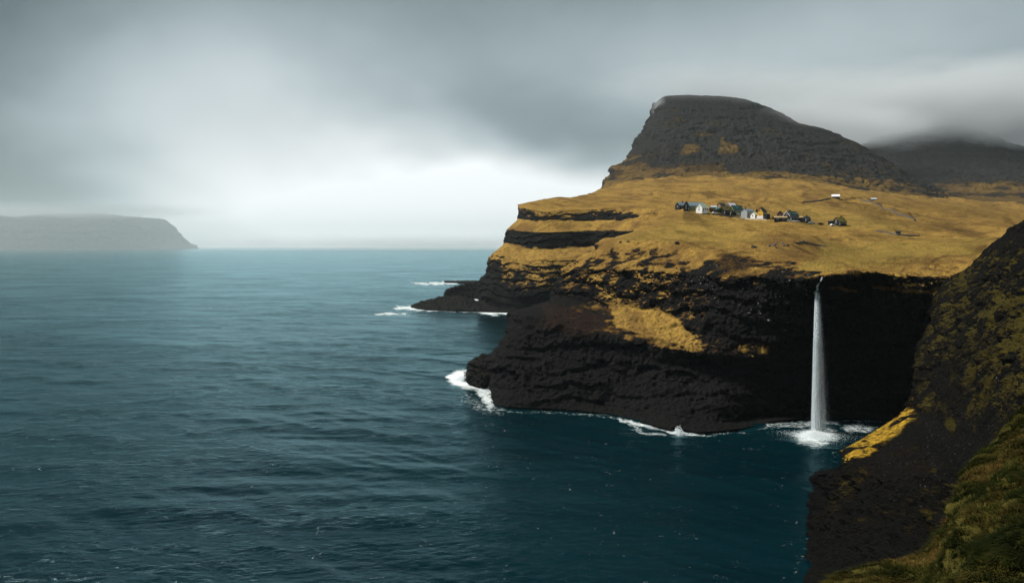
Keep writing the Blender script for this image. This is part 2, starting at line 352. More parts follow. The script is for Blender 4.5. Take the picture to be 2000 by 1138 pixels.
masks_B = [
 ('grass', [(1188,592),(1240,598),(1290,606),(1330,622),(1352,650),(1350,684),(1310,672),(1262,658),(1205,642)], 6, 1.0),
 ('green', [(1240,455),(1330,436),(1440,450),(1500,470),(1420,478),(1280,474),(1200,470)], 10, .35),
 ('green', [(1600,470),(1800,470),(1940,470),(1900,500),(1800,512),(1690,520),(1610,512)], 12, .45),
 ('dark', [(1336,418),(1352,420),(1366,424),(1382,434),(1376,437),(1340,436),(1334,428)], 2.5, .8, .25),
 ('dark', [(1398,397),(1420,394),(1434,392),(1444,397),(1430,399)], 1.5, .9, .15),
 ('dark', [(1366,377),(1384,372),(1400,374),(1396,382),(1384,388),(1372,382)], 3, .55, .5),
 ('dark', [(1620,398),(1640,394),(1680,410),(1740,436),(1752,446),(1730,444),(1680,424),(1640,408)], 5, .5, .6),
 ('dark', [(1800,430),(1850,434),(1900,450),(1950,470),(1900,466),(1850,452)], 4, .7, .4),
 ('dark', [(1948,424),(1960,423),(1988,438),(1980,442),(1962,436)], 3, .75, .3),
 ('dark', [(1560,380),(1600,372),(1640,380),(1600,388),(1570,386)], 4, .4, .5),
 ('dark', [(1255,358),(1300,352),(1340,350),(1310,360),(1280,372)], 4, .3, .6),
 ('dark', [(1400,362),(1470,368),(1540,372),(1480,378),(1420,372)], 5, .3, .8),
 ('grass', [(1408,492),(1436,487),(1458,496),(1476,518),(1478,536),(1440,538),(1400,528),(1398,508)], 14, .40, 2.5),
 ('green', [(1580,508),(1612,504),(1640,520),(1650,534),(1600,540),(1560,528)], 5, .5),
 ('speck', [(1380,486),(1440,480),(1500,492),(1560,510),(1590,545),(1540,640),(1400,600),(1300,540),(1290,515)], 14, .9),
 ('red', [(1060,598),(1130,600),(1190,625),(1210,650),(1130,655),(1060,640)], 10, .8),
 ('red', [(1360,668),(1500,672),(1540,690),(1420,700),(1360,690)], 8, .4),
 ('grass', [(1478,676),(1500,680),(1500,694),(1480,692)], 4, .9), ('grass', [(1440,672),(1462,676),(1462,690),(1446,688)], 4, .8),
 ('grass', [(1700,556),(1840,560),(1840,572),(1710,566)], 4, .6), ('grass', [(1615,560),(1680,562),(1670,568),(1615,566)], 3, .6),
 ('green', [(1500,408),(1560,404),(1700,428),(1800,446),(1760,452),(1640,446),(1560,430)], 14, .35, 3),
 ('green', [(1300,430),(1420,428),(1500,440),(1480,448),(1360,446),(1290,444)], 10, .3, 3),
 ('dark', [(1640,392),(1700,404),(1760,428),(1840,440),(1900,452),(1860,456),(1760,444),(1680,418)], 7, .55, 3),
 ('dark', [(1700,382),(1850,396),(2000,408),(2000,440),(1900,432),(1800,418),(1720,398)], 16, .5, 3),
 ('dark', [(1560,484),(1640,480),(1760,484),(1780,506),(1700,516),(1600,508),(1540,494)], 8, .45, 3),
 ('dark-', [(1300,470),(1340,476),(1372,482),(1395,480)], 3, .6, .3),
 ('dark-', [(1640,388),(1690,386),(1712,396),(1760,414),(1790,430)], 1.6, .9, .1),
 ('dark-', [(1566,396),(1590,395),(1624,388)], 2.2, .7, .2),
 ('dark-', [(1700,452),(1752,454),(1800,460),(1860,462)], 1.6, .6, .1),
 ('dark-', [(1620,482),(1650,484),(1690,478),(1740,472),(1760,480),(1765,486)], 2.5, .9, .25),
 ('dark-', [(1560,478),(1580,476),(1620,484)], 2.2, .8, .1),
 ('dark-', [(1720,516),(1740,512),(1780,512)], 2.5, .9, .3), ('dark-', [(1820,520),(1880,500),(1925,488)], 3, .8, .2),
 ('dark-', [(1462,402),(1480,395),(1500,392)], 1.6, .7, .1), ('dark-', [(1240,480),(1280,470),(1340,474)], 2, .5, .5),
 ('dark-', [(1290,378),(1310,374),(1340,372)], 1.6, .5, .3), ('dark-', [(1500,360),(1540,366),(1600,374)], 1.6, .5, .3),
 ('dark-', [(1380,384),(1384,392)], 1.2, .5, .1),
]
DB = net(B, 880, 2080, 1.25, R=46, Rm=16, k=1.6)
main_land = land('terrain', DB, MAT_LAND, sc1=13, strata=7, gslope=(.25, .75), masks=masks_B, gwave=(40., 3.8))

# ------------------------------------------------------------------ far banded headland
g_e = [(1013,.5),(1290,.8)]
A = [
 row((1022,399,790),(1030,395,800),(1060,388,830),(1110,384,880),(1148,381,980),(1170,370,1130),(1200,360,1280),(1260,350,1320),(1345,346,1360), g=1, a=.3),
 row((1011,401,742),(1030,398,745),(1060,399,745),(1110,397,760),(1150,395,780),(1200,388,850),(1260,385,880),(1345,382,900), g=1, a=.3),
 row((1012,405,735),(1030,407,715),(1060,412,700),(1150,408,690),(1200,407,670),(1260,408,640),(1300,414,600),(1345,418,570), g=[(1010,.8),(1260,.9),(1300,1)], a=.5),
 row((1012,424,732),(1030,428,712),(1060,429,697),(1150,431,686),(1200,428,666),(1240,424,640),(1272,416,618),(1300,420,590),(1345,430,560), g=[(1010,-.1),(1240,-.1),(1285,1)], a=2.2),
 row((1010,427,731),(1030,431,709),(1060,432,694),(1150,434,683),(1200,432,663),(1240,429,636),(1272,422,614),(1300,428,585),(1345,440,540), g=1, a=.6),
 row((992,446,722),(1030,450,696),(1060,451,680),(1150,450,668),(1200,449,650),(1235,449,625),(1290,455,590),(1345,460,520), g=1, a=.7),
 row((990,450,720),(1030,454,694),(1060,455,678),(1150,454,666),(1200,453,648),(1235,453,623),(1345,465,520), g=-.15, a=2.0),
 row((985,472,718),(1030,480,691),(1060,482,675),(1150,481,663),(1200,470,645),(1235,464,622),(1345,480,520), g=-.15, a=2.4),
 row((983,475,717),(1030,484,689),(1060,486,673),(1150,485,660),(1200,480,642),(1345,490,520), g=1, a=.7),
 row((962,492,706),(1000,504,682),(1030,508,670),(1060,506,655),(1150,500,645),(1200,500,640),(1345,500,520), g=1, a=1.0),
 row((955,503,704),(1000,524,678),(1030,526,666),(1060,522,652),(1150,508,642),(1200,510,638),(1345,520,520), g=[(955,.1),(1000,.6),(1060,.4),(1150,.05)], a=2.0),
 row((953,526,702),(1000,545,674),(1030,550,663),(1060,550,650),(1150,540,640),(1345,540,520), g=[(955,0),(1000,.25),(1060,.3),(1150,.1)], a=2.4),
 row((938,548,700),(1000,572,668),(1030,576,658),(1060,576,648),(1150,575,640),(1345,560,520), g=0, a=3),
 row((936,575,690),(1000,590,662),(1060,595,650),(1345,590,560), g=0, a=2),
 zrow(.5, (938,603),(1000,610),(1060,612),(1345,612), a=1.5),
 zrow(-4, (930,612),(1000,620),(1060,622),(1345,620), a=1),
]
A[-3]['p'] = [(936,575,690),(1000,590,666),(1060,595,655),(1345,590,640)]
DA = net(A, 900, 1345, .9, R=34, Rm=26, k=2.5)
headland = land('headland', DA, MAT_LAND, sc1=20, strata=7, gslope=(.2, .6), gwave=(60., 2.4),
   masks=[('speck', [(1010,405),(1260,405),(1250,430),(1010,428)], 4, .8), ('speck', [(985,452),(1100,452),(1100,476),(985,476)], 5, .5), ('dark', [(1080,436),(1130,438),(1120,448),(1085,447)], 4, .6, .6)])

# ------------------------------------------------------------------ near right cliff
C = [
 row((1850,600,270),(1900,570,262),(1930,530,255),(2000,480,235),(2080,440,220), g=.5, a=1),
 row((1835,552,238),(1870,536,232),(1900,517,225),(1930,486,216),(1960,460,206),(2000,430,190),(2080,380,172), g=[(1835,.45),(1890,.3),(2000,.15)], a=1.0),
 row((1830,610,216),(1860,600,206),(1900,575,196),(1940,545,180),(2000,500,160),(2080,470,140), g=[(1830,.28),(1900,.42),(1950,.25),(2080,.2)], a=2.2),
 row((1802,668,202),(1850,670,186),(1900,650,166),(1940,620,148),(2000,590,126),(2080,560,112), g=[(1800,.3),(1860,.2),(1890,.25),(1925,.6),(2000,.55)], a=1.8),
 row((1797,738,191),(1850,742,170),(1900,735,142),(1940,715,122),(2000,690,100),(2080,670,88), g=[(1800,.25),(1880,.15),(1905,.6),(2000,.62)], a=1.8),
 row((1782,792,179),(1840,795,156),(1900,790,125),(1950,780,102),(2000,770,86),(2080,760,74), g=[(1782,.28),(1880,.12),(1910,.58),(2000,.5)], a=1.6),
 row((1640,884,158),(1700,849,167),(1740,825,172),(1782,797,177),(1840,835,147),(1900,860,112),(1950,860,86),(2080,860,60), g=[(1640,.55),(1775,.58),(1800,0),(2000,.1)], a=.6),
 row((1648,899,152),(1700,872,158),(1740,848,163),(1782,812,169),(1840,880,138),(1900,915,104),(1950,915,78),(2080,930,52), g=[(1640,.45),(1770,.48),(1800,0),(2000,0)], a=.8),
 row((1652,912,150),(1700,890,154),(1740,868,158),(1783,832,163),(1840,890,134),(1900,925,101),(1950,925,75),(2080,940,51), g=[(1640,.15),(1780,.0),(2000,.0)], a=1.4),
 row((1616,930,153),(1700,930,142),(1780,930,126),(1850,940,106),(1920,965,84),(2080,1010,50), g=[(1600,.0),(1800,.12),(2000,.2)], a=3.4),
 row((1604,985,151),(1700,990,130),(1780,1000,111),(1850,1010,91),(1920,1035,70),(2080,1090,46), g=[(1600,.15),(1800,.15),(2000,.2)], a=3.4),
 row((1582,1042,148),(1640,1060,132),(1700,1070,116),(1780,1085,94),(1850,1105,76),(2080,1190,42), g=.0, a=2.4),
 row((1550,1112,135),(1620,1150,120),(1700,1185,100),(1850,1245,72),(2080,1320,44), g=.05, a=1.4),
 zrow(-2, (1530,1170),(1620,1260),(1700,1360),(1850,1500),(2080,1700), g=0, a=1),
]
for i_, r_ in enumerate(C):     # the hill goes on rising beyond the right edge of the view
    x_, y_, Y_ = r_['p'][-1]; r_['p'].append((2900, y_ - 420 * (1 - i_ / 14), Y_ * .8))
DC = net(C, 1500, 2080, .9, R=34, Rm=9, k=1.0, ext=2900)
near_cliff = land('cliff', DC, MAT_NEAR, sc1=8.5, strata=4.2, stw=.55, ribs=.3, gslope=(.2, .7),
   masks=[('green', [(1500,400),(2080,400),(2080,1138),(1500,1138)], 4, .4), ('sunlit_straw', [(1600,900),(1640,870),(1790,780),(1800,800),(1700,900),(1650,930)], 8, 1.),  # spur strip painted as if sunlit
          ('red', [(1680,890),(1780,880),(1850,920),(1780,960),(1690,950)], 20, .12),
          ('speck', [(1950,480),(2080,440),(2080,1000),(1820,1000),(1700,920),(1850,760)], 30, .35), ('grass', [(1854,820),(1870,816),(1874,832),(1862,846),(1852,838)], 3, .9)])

# ------------------------------------------------------------------ foreground grass slope
sk = [(1480,1215,31),(1560,1170,31),(1625,1140,31),(1700,1108,32),(1760,1100,33),(1800,1092,34),(1835,1062,36),(1865,1015,38),(1880,965,40),(1892,915,42),(1920,888,44),(1955,860,47),(1985,812,50),(2080,720,60)]
def shift(r, dy, ky, g, a): return dict(p=[(x, y + dy, Y * ky) for x, y, Y in r], g=g, a=a)
Dn = [shift(sk, 260, 1.2, .6, .3), shift(sk, 14, 1.05, .8, .4), shift(sk, 0, 1, 1, .4), shift(sk, 55, .84, 1, .6), shift(sk, 130, .64, 1, .7), shift(sk, 260, .42, 1, .4), shift(sk, 500, .26, 1, .2)]
DD = net(Dn, 1480, 2080, 1.3, fold=False)
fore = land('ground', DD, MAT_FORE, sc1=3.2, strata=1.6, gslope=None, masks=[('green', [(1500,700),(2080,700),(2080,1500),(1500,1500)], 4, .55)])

# ------------------------------------------------------------------ mountains
E = [
 row((1278,205,2350),(1296,192,2250),(1400,192,2250),(1450,199,2250),(1490,212,2200),(1525,226,2150),(1550,244,2100),(1600,256,2050),(1650,274,2000),(1700,300,2000),(1760,340,1950),(1850,380,1900), g=0, a=6),
 row((1276,222,2060),(1294,188,2000),(1400,188,2000),(1450,195,2000),(1490,208,1980),(1525,222,1950),(1550,240,1920),(1600,252,1900),(1650,270,1860),(1700,296,1820),(1760,335,1780),(1850,376,1700), g=.05, a=8),
 row((1268,250,1900),(1300,235,1850),(1400,240,1830),(1500,250,1820),(1560,262,1810),(1650,292,1780),(1700,312,1760),(1760,342,1720),(1850,380,1650), g=.05, a=14),
 row((1256,272,1830),(1300,275,1740),(1400,278,1720),(1500,282,1710),(1600,295,1710),(1700,330,1680),(1760,352,1660),(1850,383,1600), g=0, a=18),
 row((1242,298,1760),(1300,305,1640),(1400,305,1620),(1500,310,1610),(1600,320,1610),(1700,345,1600),(1760,360,1580),(1850,386,1540), g=[(1240,.05),(1500,.05),(1700,.15)], a=18),
 row((1204,330,1620),(1300,328,1540),(1400,328,1520),(1500,332,1510),(1600,342,1500),(1700,360,1480),(1760,370,1460),(1850,390,1450), g=[(1200,.45),(1260,.4),(1300,.05),(1600,.05),(1700,.2)], a=16),
 row((1182,356,1500),(1250,352,1420),(1300,349,1400),(1400,346,1380),(1500,350,1370),(1600,358,1370),(1700,375,1370),(1760,383,1360),(1850,393,1350), g=[(1180,.4),(1300,.3),(1500,.42),(1850,.5)], a=9),
 row((1140,392,1320),(1250,380,1300),(1400,362,1280),(1500,366,1280),(1600,372,1280),(1700,388,1280),(1850,405,1270), g=1, a=2),
]
DE = net(E, 1110, 1850, 1.1, R=9, Rm=28, k=8)
mtn_masks = [('grass', [(1325,303),(1340,285),(1355,283),(1372,292),(1356,304),(1340,309)], 5, .92, .6), ('grass', [(1402,300),(1406,272),(1414,270),(1416,282),(1436,284),(1447,300),(1428,304)], 4, .92, .6),
 ('grass', [(1350,262),(1388,260),(1396,272),(1352,272)], 4, .65), ('grass', [(1208,345),(1246,318),(1262,322),(1240,336),(1212,352)], 5, .9, .5), ('grass', [(1330,332),(1420,320),(1412,338),(1340,340)], 6, .6)]
mountain = land('mountain', DE, MAT_MTN, sc1=80, strata=38, stw=.65, ribs=1.1, gslope=(.3, .8), masks=mtn_masks)
F2 = [
 row((1640,330,3100),(1750,280,3000),(1850,262,2900),(1890,262,2900),(1960,300,2900),(2080,350,2800), g=0, a=5),
 row((1640,310,2700),(1700,274,2650),(1750,262,2600),(1850,246,2550),(1890,248,2550),(1960,276,2500),(2080,320,2450), g=0, a=15),
 row((1640,330,2300),(1750,310,2250),(1850,305,2200),(1960,315,2150),(2080,335,2100), g=-.1, a=24),
 row((1640,360,2000),(1750,350,1950),(1850,350,1900),(1960,350,1850),(2080,360,1800), g=.0, a=24),
 row((1640,385,1700),(1750,383,1600),(1850,385,1500),(1960,390,1450),(2080,395,1420), g=.45, a=10),
 row((1640,410,1400),(1850,410,1250),(2080,415,1200), g=1, a=1),
]
DF = net(F2, 1640, 2080, 1.4, fold=False)
mountain2 = land('mountain', DF, MAT_MTN, sc1=100, strata=45, stw=.8, ribs=1., gslope=(.3, .8))
G = [
 row((-120,422,19000),(0,430,19000),(200,430,22000),(330,440,26000),(350,470,27000),(380,486,27500),(400,489,27500), g=-2, a=10),
 row((-120,412,15500),(0,420,16000),(15,425,16200),(50,423,16500),(90,419,17000),(200,417,18500),(240,423,19500),(320,427,23000),(335,434,23400),(348,456,23800),(372,481,24200),(385,487,24500),(400,489,24600), g=-2, a=60),
 row((-120,450,14500),(0,452,15000),(100,455,16000),(200,455,17600),(330,455,22600),(350,468,23400),(374,482,24000),(385,488,24400),(400,489,24500), g=-2, a=170),
 row((-120,489.5,13800),(0,489,14200),(100,488.6,15300),(200,488,17000),(330,486.5,22200),(375,486.2,23900),(400,489,24400), g=-2, a=30),
]
DG = net(G, -120, 400, 1.5, rstep=1, fold=False)
island = land('island', DG, MAT_MTN, sc1=800, strata=190)

# ------------------------------------------------------------------ sea
def build_sea():
    ang = np.radians(np.linspace(-62, 62, 900)); q = np.linspace(0, 1, 1000)
    r = 60 / np.tan(np.radians(np.linspace(38, .12, 1000)))     # even steps of viewing angle from the clifftop
    r = np.concatenate([r, [40000, 60000]])
    Rr, Aa = np.meshgrid(r, ang, indexing='ij'); X = Rr * np.sin(Aa); Yv = Rr * np.cos(Aa)
    def wave(X, Yv):
        z = 0; rng = np.random.RandomState(3)
        for L, am in ((90, .34), (61, .25), (43, .20), (27, .15), (17, .12), (11, .08)):
            for k in range(3):
                th = math.radians(250 + rng.uniform(-38, 38)); ph = rng.uniform(0, 6.28); Lk = L * rng.uniform(.85, 1.2)
                c = np.sin(2 * math.pi * (X * math.cos(th) + Yv * math.sin(th)) / Lk + ph + 1.7 * gnoise(np.stack([X / L / 2, Yv / L / 2, 0 * X + k], -1)))
                z = z + am * (1 - 2 * np.abs(c) ** 1.3 * .5 - .4) * np.exp(-Rr / (L * 45)) * .8
        return z
    Z = wave(X, Yv)
    P = np.stack([X, Yv, Z], -1)
    # survey coordinates, to lay the foam round the rocks
    d = P - (0, 0, CAMZ); yc = d[..., 1] * CP - d[..., 2] * SP; zc = d[..., 1] * SP + d[..., 2] * CP
    px = 1000 + F * d[..., 0] / yc; py = 569 - F * zc / yc
    foam = np.zeros(px.shape); jit = fbm(P * (1, 1, 0) / 9., 4); jx = px + 10 * jit; jy = py + 4 * fbm(P * (1, 1, 0) / 9. + 9, 4)
    def add(poly, soft, v, line=False):
        nonlocal foam
        foam = np.maximum(foam, v * (linemask(jx, jy, poly, soft) if line else polymask(jx, jy, poly, soft)))
    add([(872,732),(890,722),(920,724),(925,752),(968,748),(968,757),(925,760),(895,756),(875,745)], 7, 1.)
    add([(925,756),(962,752),(966,790),(958,806),(940,785)], 8, .75)
    add([(905,762),(950,790),(985,808),(940,806),(905,790)], 12, .38)
    add([(770,598),(806,597),(830,603),(935,607),(935,609),(830,607),(775,604)], 3.5, .95)
    add([(935,604),(965,608),(1000,606),(1010,612),(960,616),(935,611)], 3.5, .95)
    add([(800,552),(900,549),(900,555),(835,557),(805,555)], 2.4, .9)
    add([(728,612),(760,610),(795,612),(790,616),(740,615)], 2, .8)
    add([(500,648),(640,640),(740,616),(770,620),(700,644),(600,655)], 14, .2)
    add([(916,580),(938,580),(938,594),(920,592)], 4, .9)
    add([(1205,820),(1240,828),(1300,838),(1330,850),(1375,846)], 6, .62, True)
    add([(1225,828),(1260,846),(1300,850)], 4, .5, True)
    add([(1545,850),(1580,838),(1625,840),(1632,856),(1600,872),(1560,864)], 16, .85)
    add([(955,798),(1000,802),(1100,806),(1200,815),(1300,841),(1375,851),(1450,843),(1520,828),(1600,822),(1700,822),(1800,826)], 4, .27, True)
    add([(1640,832),(1680,826),(1712,832),(1700,846),(1660,846)], 6, .5)
    add([(1500,826),(1560,830),(1640,824)], 6, .45, True); add([(1690,866),(1630,890),(1612,935),(1590,1040),(1550,1120)], 8, .12, True)
    mesh = mesh_np('sea', P, gridfaces(*px.shape, True), MAT_SEA, None, {'foam': foam})
    mesh['kind'] = 'structure'; return mesh
def sea_material():
    m, t, b, o = newmat('sea_water')
    geo = t.nodes.new('ShaderNodeNewGeometry'); pos = geo.outputs['Position']
    nz = lambda s, d=4, r=.55, di=0, sx=None: noise(s, d, r, di, pos, t, sx)
    n_big = nz(.0065, 4, .6, .6, (1, .6, 1)); n_sw = nz(.045, 4, .6, .5, (.8, 1.2, 1)); n_r = nz(.46, 5, .62, .7, (.75, 1.25, 1)); n_f = nz(1.6, 3, .6, .3)
    col = rampn(t, n_big, [(.35, (.0001, .0075, .0115)), (.65, (.0002, .0145, .0190))])
    fm = attr(t, 'foam')
    fn = M('ADD', M('MULTIPLY', nz(.32, 6, .72, 1.6), .75, tree=t), M('MULTIPLY', nz(1.3, 4, .7, .8), .4, tree=t), tree=t)
    fmask = rampn(t, M('SUBTRACT', M('ADD', fn, M('MULTIPLY', fm, .42, tree=t), tree=t), .0, tree=t), [(.70, (0, 0, 0)), (1.02, (1, 1, 1))])
    # a few scattered whitecaps
    wc = rampn(t, M('MULTIPLY', nz(.06, 2, .5, 0, (1, 2, 1)), nz(.5, 4, .7, .8, (1, 2.2, 1)), tree=t), [(.50, (0, 0, 0)), (.54, (.35, .35, .35))])
    fmask = M('MAXIMUM', fmask, wc, tree=t)
    aer = rampn(t, fm, [(.1, (0, 0, 0)), (1, (1, 1, 1))])
    col = mixc(t, M('MULTIPLY', aer, .5, tree=t), col, (.012, .085, .095))
    col = mixc(t, fmask, col, (.78, .82, .83))
    t.links.new(col, b.inputs['Base Color'])
    ro = M('ADD', .10, M('MULTIPLY', fmask, .6, tree=t), tree=t); t.links.new(ro, b.inputs['Roughness'])
    h = M('ADD', M('MULTIPLY', n_sw, 1.7, tree=t), M('ADD', M('MULTIPLY', n_r, .55, tree=t), M('MULTIPLY', n_f, .06, tree=t), tree=t), tree=t)
    bp = t.nodes.new('ShaderNodeBump'); t.links.new(rampn(t, nz(.011, 4, .6, 1.2, (.6, 1.3, 1)), [(.38, (.28, .28, .28)), (.62, (1, 1, 1))]), bp.inputs['Strength']); bp.inputs['Distance'].default_value = .8
    t.links.new(h, bp.inputs['Height']); t.links.new(bp.outputs[0], b.inputs['Normal'])
    b.inputs['Specular IOR Level'].default_value = 0; b.inputs['IOR'].default_value = 1.0
    gl = t.nodes.new('ShaderNodeBsdfGlossy'); gl.inputs['Color'].default_value = (.44, .67, .73, 1); t.links.new(ro, gl.inputs['Roughness']); t.links.new(bp.outputs[0], gl.inputs['Normal'])
    fr = t.nodes.new('ShaderNodeFresnel'); fr.inputs['IOR'].default_value = 1.333; t.links.new(bp.outputs[0], fr.inputs['Normal'])
    ms = t.nodes.new('ShaderNodeMixShader'); t.links.new(M('MULTIPLY', fr.outputs[0], M('SUBTRACT', 1, M('MULTIPLY', fmask, .9, tree=t), tree=t), tree=t), ms.inputs[0]); t.links.new(b.outputs[0], ms.inputs[1]); t.links.new(gl.outputs[0], ms.inputs[2])
    t.links.new(ms.outputs[0], o.inputs[0])
    return m
MAT_SEA = sea_material()
sea = build_sea()

# ------------------------------------------------------------------ haze
def haze():
    m = bpy.data.materials.new('haze_air'); m.use_nodes = True; t = m.node_tree; t.nodes.clear()
    o = t.nodes.new('ShaderNodeOutputMaterial'); v = t.nodes.new('ShaderNodeVolumePrincipled')
    v.inputs['Color'].default_value = (.80, .93, .97, 1); v.inputs['Density'].default_value = 3.1e-5; v.inputs['Anisotropy'].default_value = .35
    t.links.new(v.outputs[0], o.inputs['Volume'])
    x0, x1, y0, y1, z0, z1 = -26000, 14000, -300, 28000, -8, 900
    V = [(x, y, z) for x in (x0, x1) for y in (y0, y1) for z in (z0, z1)]
    Fq = [(0, 1, 3, 2), (4, 6, 7, 5), (0, 4, 5, 1), (2, 3, 7, 6), (0, 2, 6, 4), (1, 5, 7, 3)]
    ob = mesh_np('haze', np.array(V, float), np.array(Fq), m, None, None, False); ob['kind'] = 'stuff'; return ob
HZ = haze()
# ------------------------------------------------------------------ rocks at the water's edge
MAT_WET = land_material('wet_basalt', fine=.8, rock=(.0025, .003, .003), rock2=(.014, .014, .0125))
def seaside_rock(name, label, rows, s0, s1, a=1.2, step=.6, sc1=8, **k):
    rr = [dict(r, a=r['a'] * 1.9) for r in rows]; D_ = net(rr, s0, s1, step, R=k.get('R', 14), Rm=k.get('Rm', 8), k=k.get('k', 1.2))
    o = land(name, D_, MAT_WET, sc1=sc1, strata=2.2, kind=None, zk=.8); tag(o, label, 'rock'); return o
seaside_rock('rock_ledge', 'long low dark rock ledge tapering into white surf below the far headland', [
  row((812,600,752),(840,588,748),(900,584,745),(945,592,735),(990,600,700), a=1),
  row((806,598,738),(818,592,738),(840,586,736),(862,581,735),(880,579,735),(905,580,728),(925,586,716),(945,594,705),(990,600,680), a=1.2),
  row((806,599,733),(840,596,715),(880,596,705),(930,599,695),(990,603,680), a=1.6),
  zrow(.8, (806,601),(830,603.5),(880,606),(935,607.5),(990,608), a=1.4), zrow(-4, (806,604),(880,611),(935,613),(990,614), a=.5)], 790, 990)
seaside_rock('rock_ledge', 'higher dark rock shelf behind the pool at the headland foot', [
  row((880,566,905),(900,562,900),(940,552,880),(985,550,850), a=1),
  row((870,572,868),(874,567,868),(880,563,866),(900,558,860),(925,553,850),(942,548,840),(985,545,820), a=1.6),
  zrow(1, (868,579),(900,580),(932,583),(985,586), a=1.8), zrow(-4, (868,582),(900,583),(932,586),(985,590), a=.5)], 850, 985, Rm=14)
seaside_rock('rock_slab', 'sloping grey brown rock slab running from headland into the surf', [
  row((935,556,742),(960,550,735),(1020,560,690), a=.6),
  row((934,560,735),(960,556,725),(1000,572,690),(1040,585,670), a=1),
  row((937,590,700),(960,592,694),(1000,598,680),(1040,600,670), a=1),
  zrow(.8, (936,603),(960,608),(1000,609),(1040,610), a=1), zrow(-4, (936,608),(960,614),(1000,616),(1040,616), a=.5)], 920, 1040)
seaside_rock('sea_skerry', 'thin flat black skerry awash in surf far beyond the headland', [
  row((868,550.5,1290),(890,549.5,1300),(930,549,1300), a=.6), row((868,550,1250),(880,549,1262),(905,548.5,1262),(935,548,1262), a=1),
  zrow(.5, (868,552),(905,552.5),(935,552), a=1), zrow(-4, (868,555),(905,556),(935,556), a=.3)], 855, 935, k=1.5, Rm=10)
seaside_rock('sea_rock', 'jagged black rock knob at the cliff foot with white surf breaking', [
  row((945,700,335),(960,698,335),(1000,702,325), a=1),
  row((938,698,325),(958,696,323),(1000,704,318), a=1.2),
  row((926,712,321),(960,714,312),(1000,720,305), a=1.6),
  row((917,733,318),(950,734,306),(1000,740,300), a=1.6),
  zrow(.4, (921,752),(945,756),(970,752),(1000,750), a=1.4), zrow(-3, (921,758),(945,764),(1000,760), a=.5)], 895, 1000, step=.7, R=20, Rm=7, sc1=6)

# ------------------------------------------------------------------ where things stand: look along a sight line onto the land
def bvh(o):
    me = o.data; n = len(me.vertices); v = np.empty(n * 3, np.float32); me.vertices.foreach_get('co', v)
    f = np.empty(len(me.loops), np.int32); me.loops.foreach_get('vertex_index', f)
    return BVHTree.FromPolygons(v.reshape(-1, 3).tolist(), f.reshape(-1, 4).tolist())
T_MAIN = bvh(main_land); T_NEAR = bvh(near_cliff)
O_ = Vector((0, 0, CAMZ))
def hit(px, py, tree=None):
    for dy in range(0, 12):
        d = Vector(ray(px, py + dy * .5)); h = (tree or T_MAIN).ray_cast(O_, d.normalized(), 5000)
        if h[0] is not None: return h[0]
    return Vector(unproj(px, py, 500))
def ground_z(x, y, tree=None):
    h = (tree or T_MAIN).ray_cast(Vector((x, y, 900)), Vector((0, 0, -1)), 2000); return h[0].z if h[0] else None

# ------------------------------------------------------------------ village
def mesh_pts(name, V, Fc, mat, parent=None):
    me = bpy.data.meshes.new(name); me.from_pydata([tuple(v) for v in V], [], Fc); me.materials.append(mat); me.update()
    return link(bpy.data.objects.new(name, me), parent)
def boxV(x0, x1, y0, y1, z0, z1):
    V = [(x, y, z) for x in (x0, x1) for y in (y0, y1) for z in (z0, z1)]
    return V, [(0, 1, 3, 2), (4, 6, 7, 5), (0, 4, 5, 1), (2, 3, 7, 6), (0, 2, 6, 4), (1, 5, 7, 3)]
def box(name, x0, x1, y0, y1, z0, z1, mat, parent=None):
    V, Fc = boxV(x0, x1, y0, y1, z0, z1); return mesh_pts(name, V, Fc, mat, parent)
MT = {k: simple(k, c, r, v, s) for k, (c, r, v, s) in dict(
    white_wall=((.72, .72, .70), .7, .08, .6), grey_wall=((.30, .32, .33), .7, .12, .6), black_wall=((.016, .017, .019), .7, .3, 1.5), yellow_wall=((.60, .33, .02), .7, .1, .6),
    wood_wall=((.24, .13, .05), .8, .2, 1.2), red_wall=((.10, .018, .016), .7, .2, 1.), olive_wall=((.15, .17, .07), .8, .2, 1.), brown_wall=((.07, .045, .03), .8, .2, 1.),
    slate_roof=((.15, .20, .24), .45, .15, .8), dark_roof=((.035, .045, .052), .5, .25, .8), white_roof=((.75, .74, .74), .5, .08, .5), green_roof=((.018, .055, .055), .5, .25, .6),
    pale_green_roof=((.46, .54, .42), .6, .12, .8), turf_roof=((.16, .13, .03), .9, .3, .7), tan_roof=((.38, .27, .14), .8, .15, .8), teal_roof=((.03, .20, .17), .5, .2, .8),
    light_metal=((.42, .47, .50), .4, .1, .8), glass=((.02, .024, .028), .15, .2, 1), white_trim=((.75, .75, .74), .6, .05, 1), stone=((.075, .068, .058), .9, .5, 1.6), pale_stone=((.30, .27, .22), .9, .4, 1.6),
    bark=((.05, .035, .025), .9, .3, 3), car_white=((.70, .72, .73), .3, .03, 1), tyre=((.015, .015, .015), .8, .2, 3), car_silver=((.45, .48, .5), .3, .05, 1)).items()}
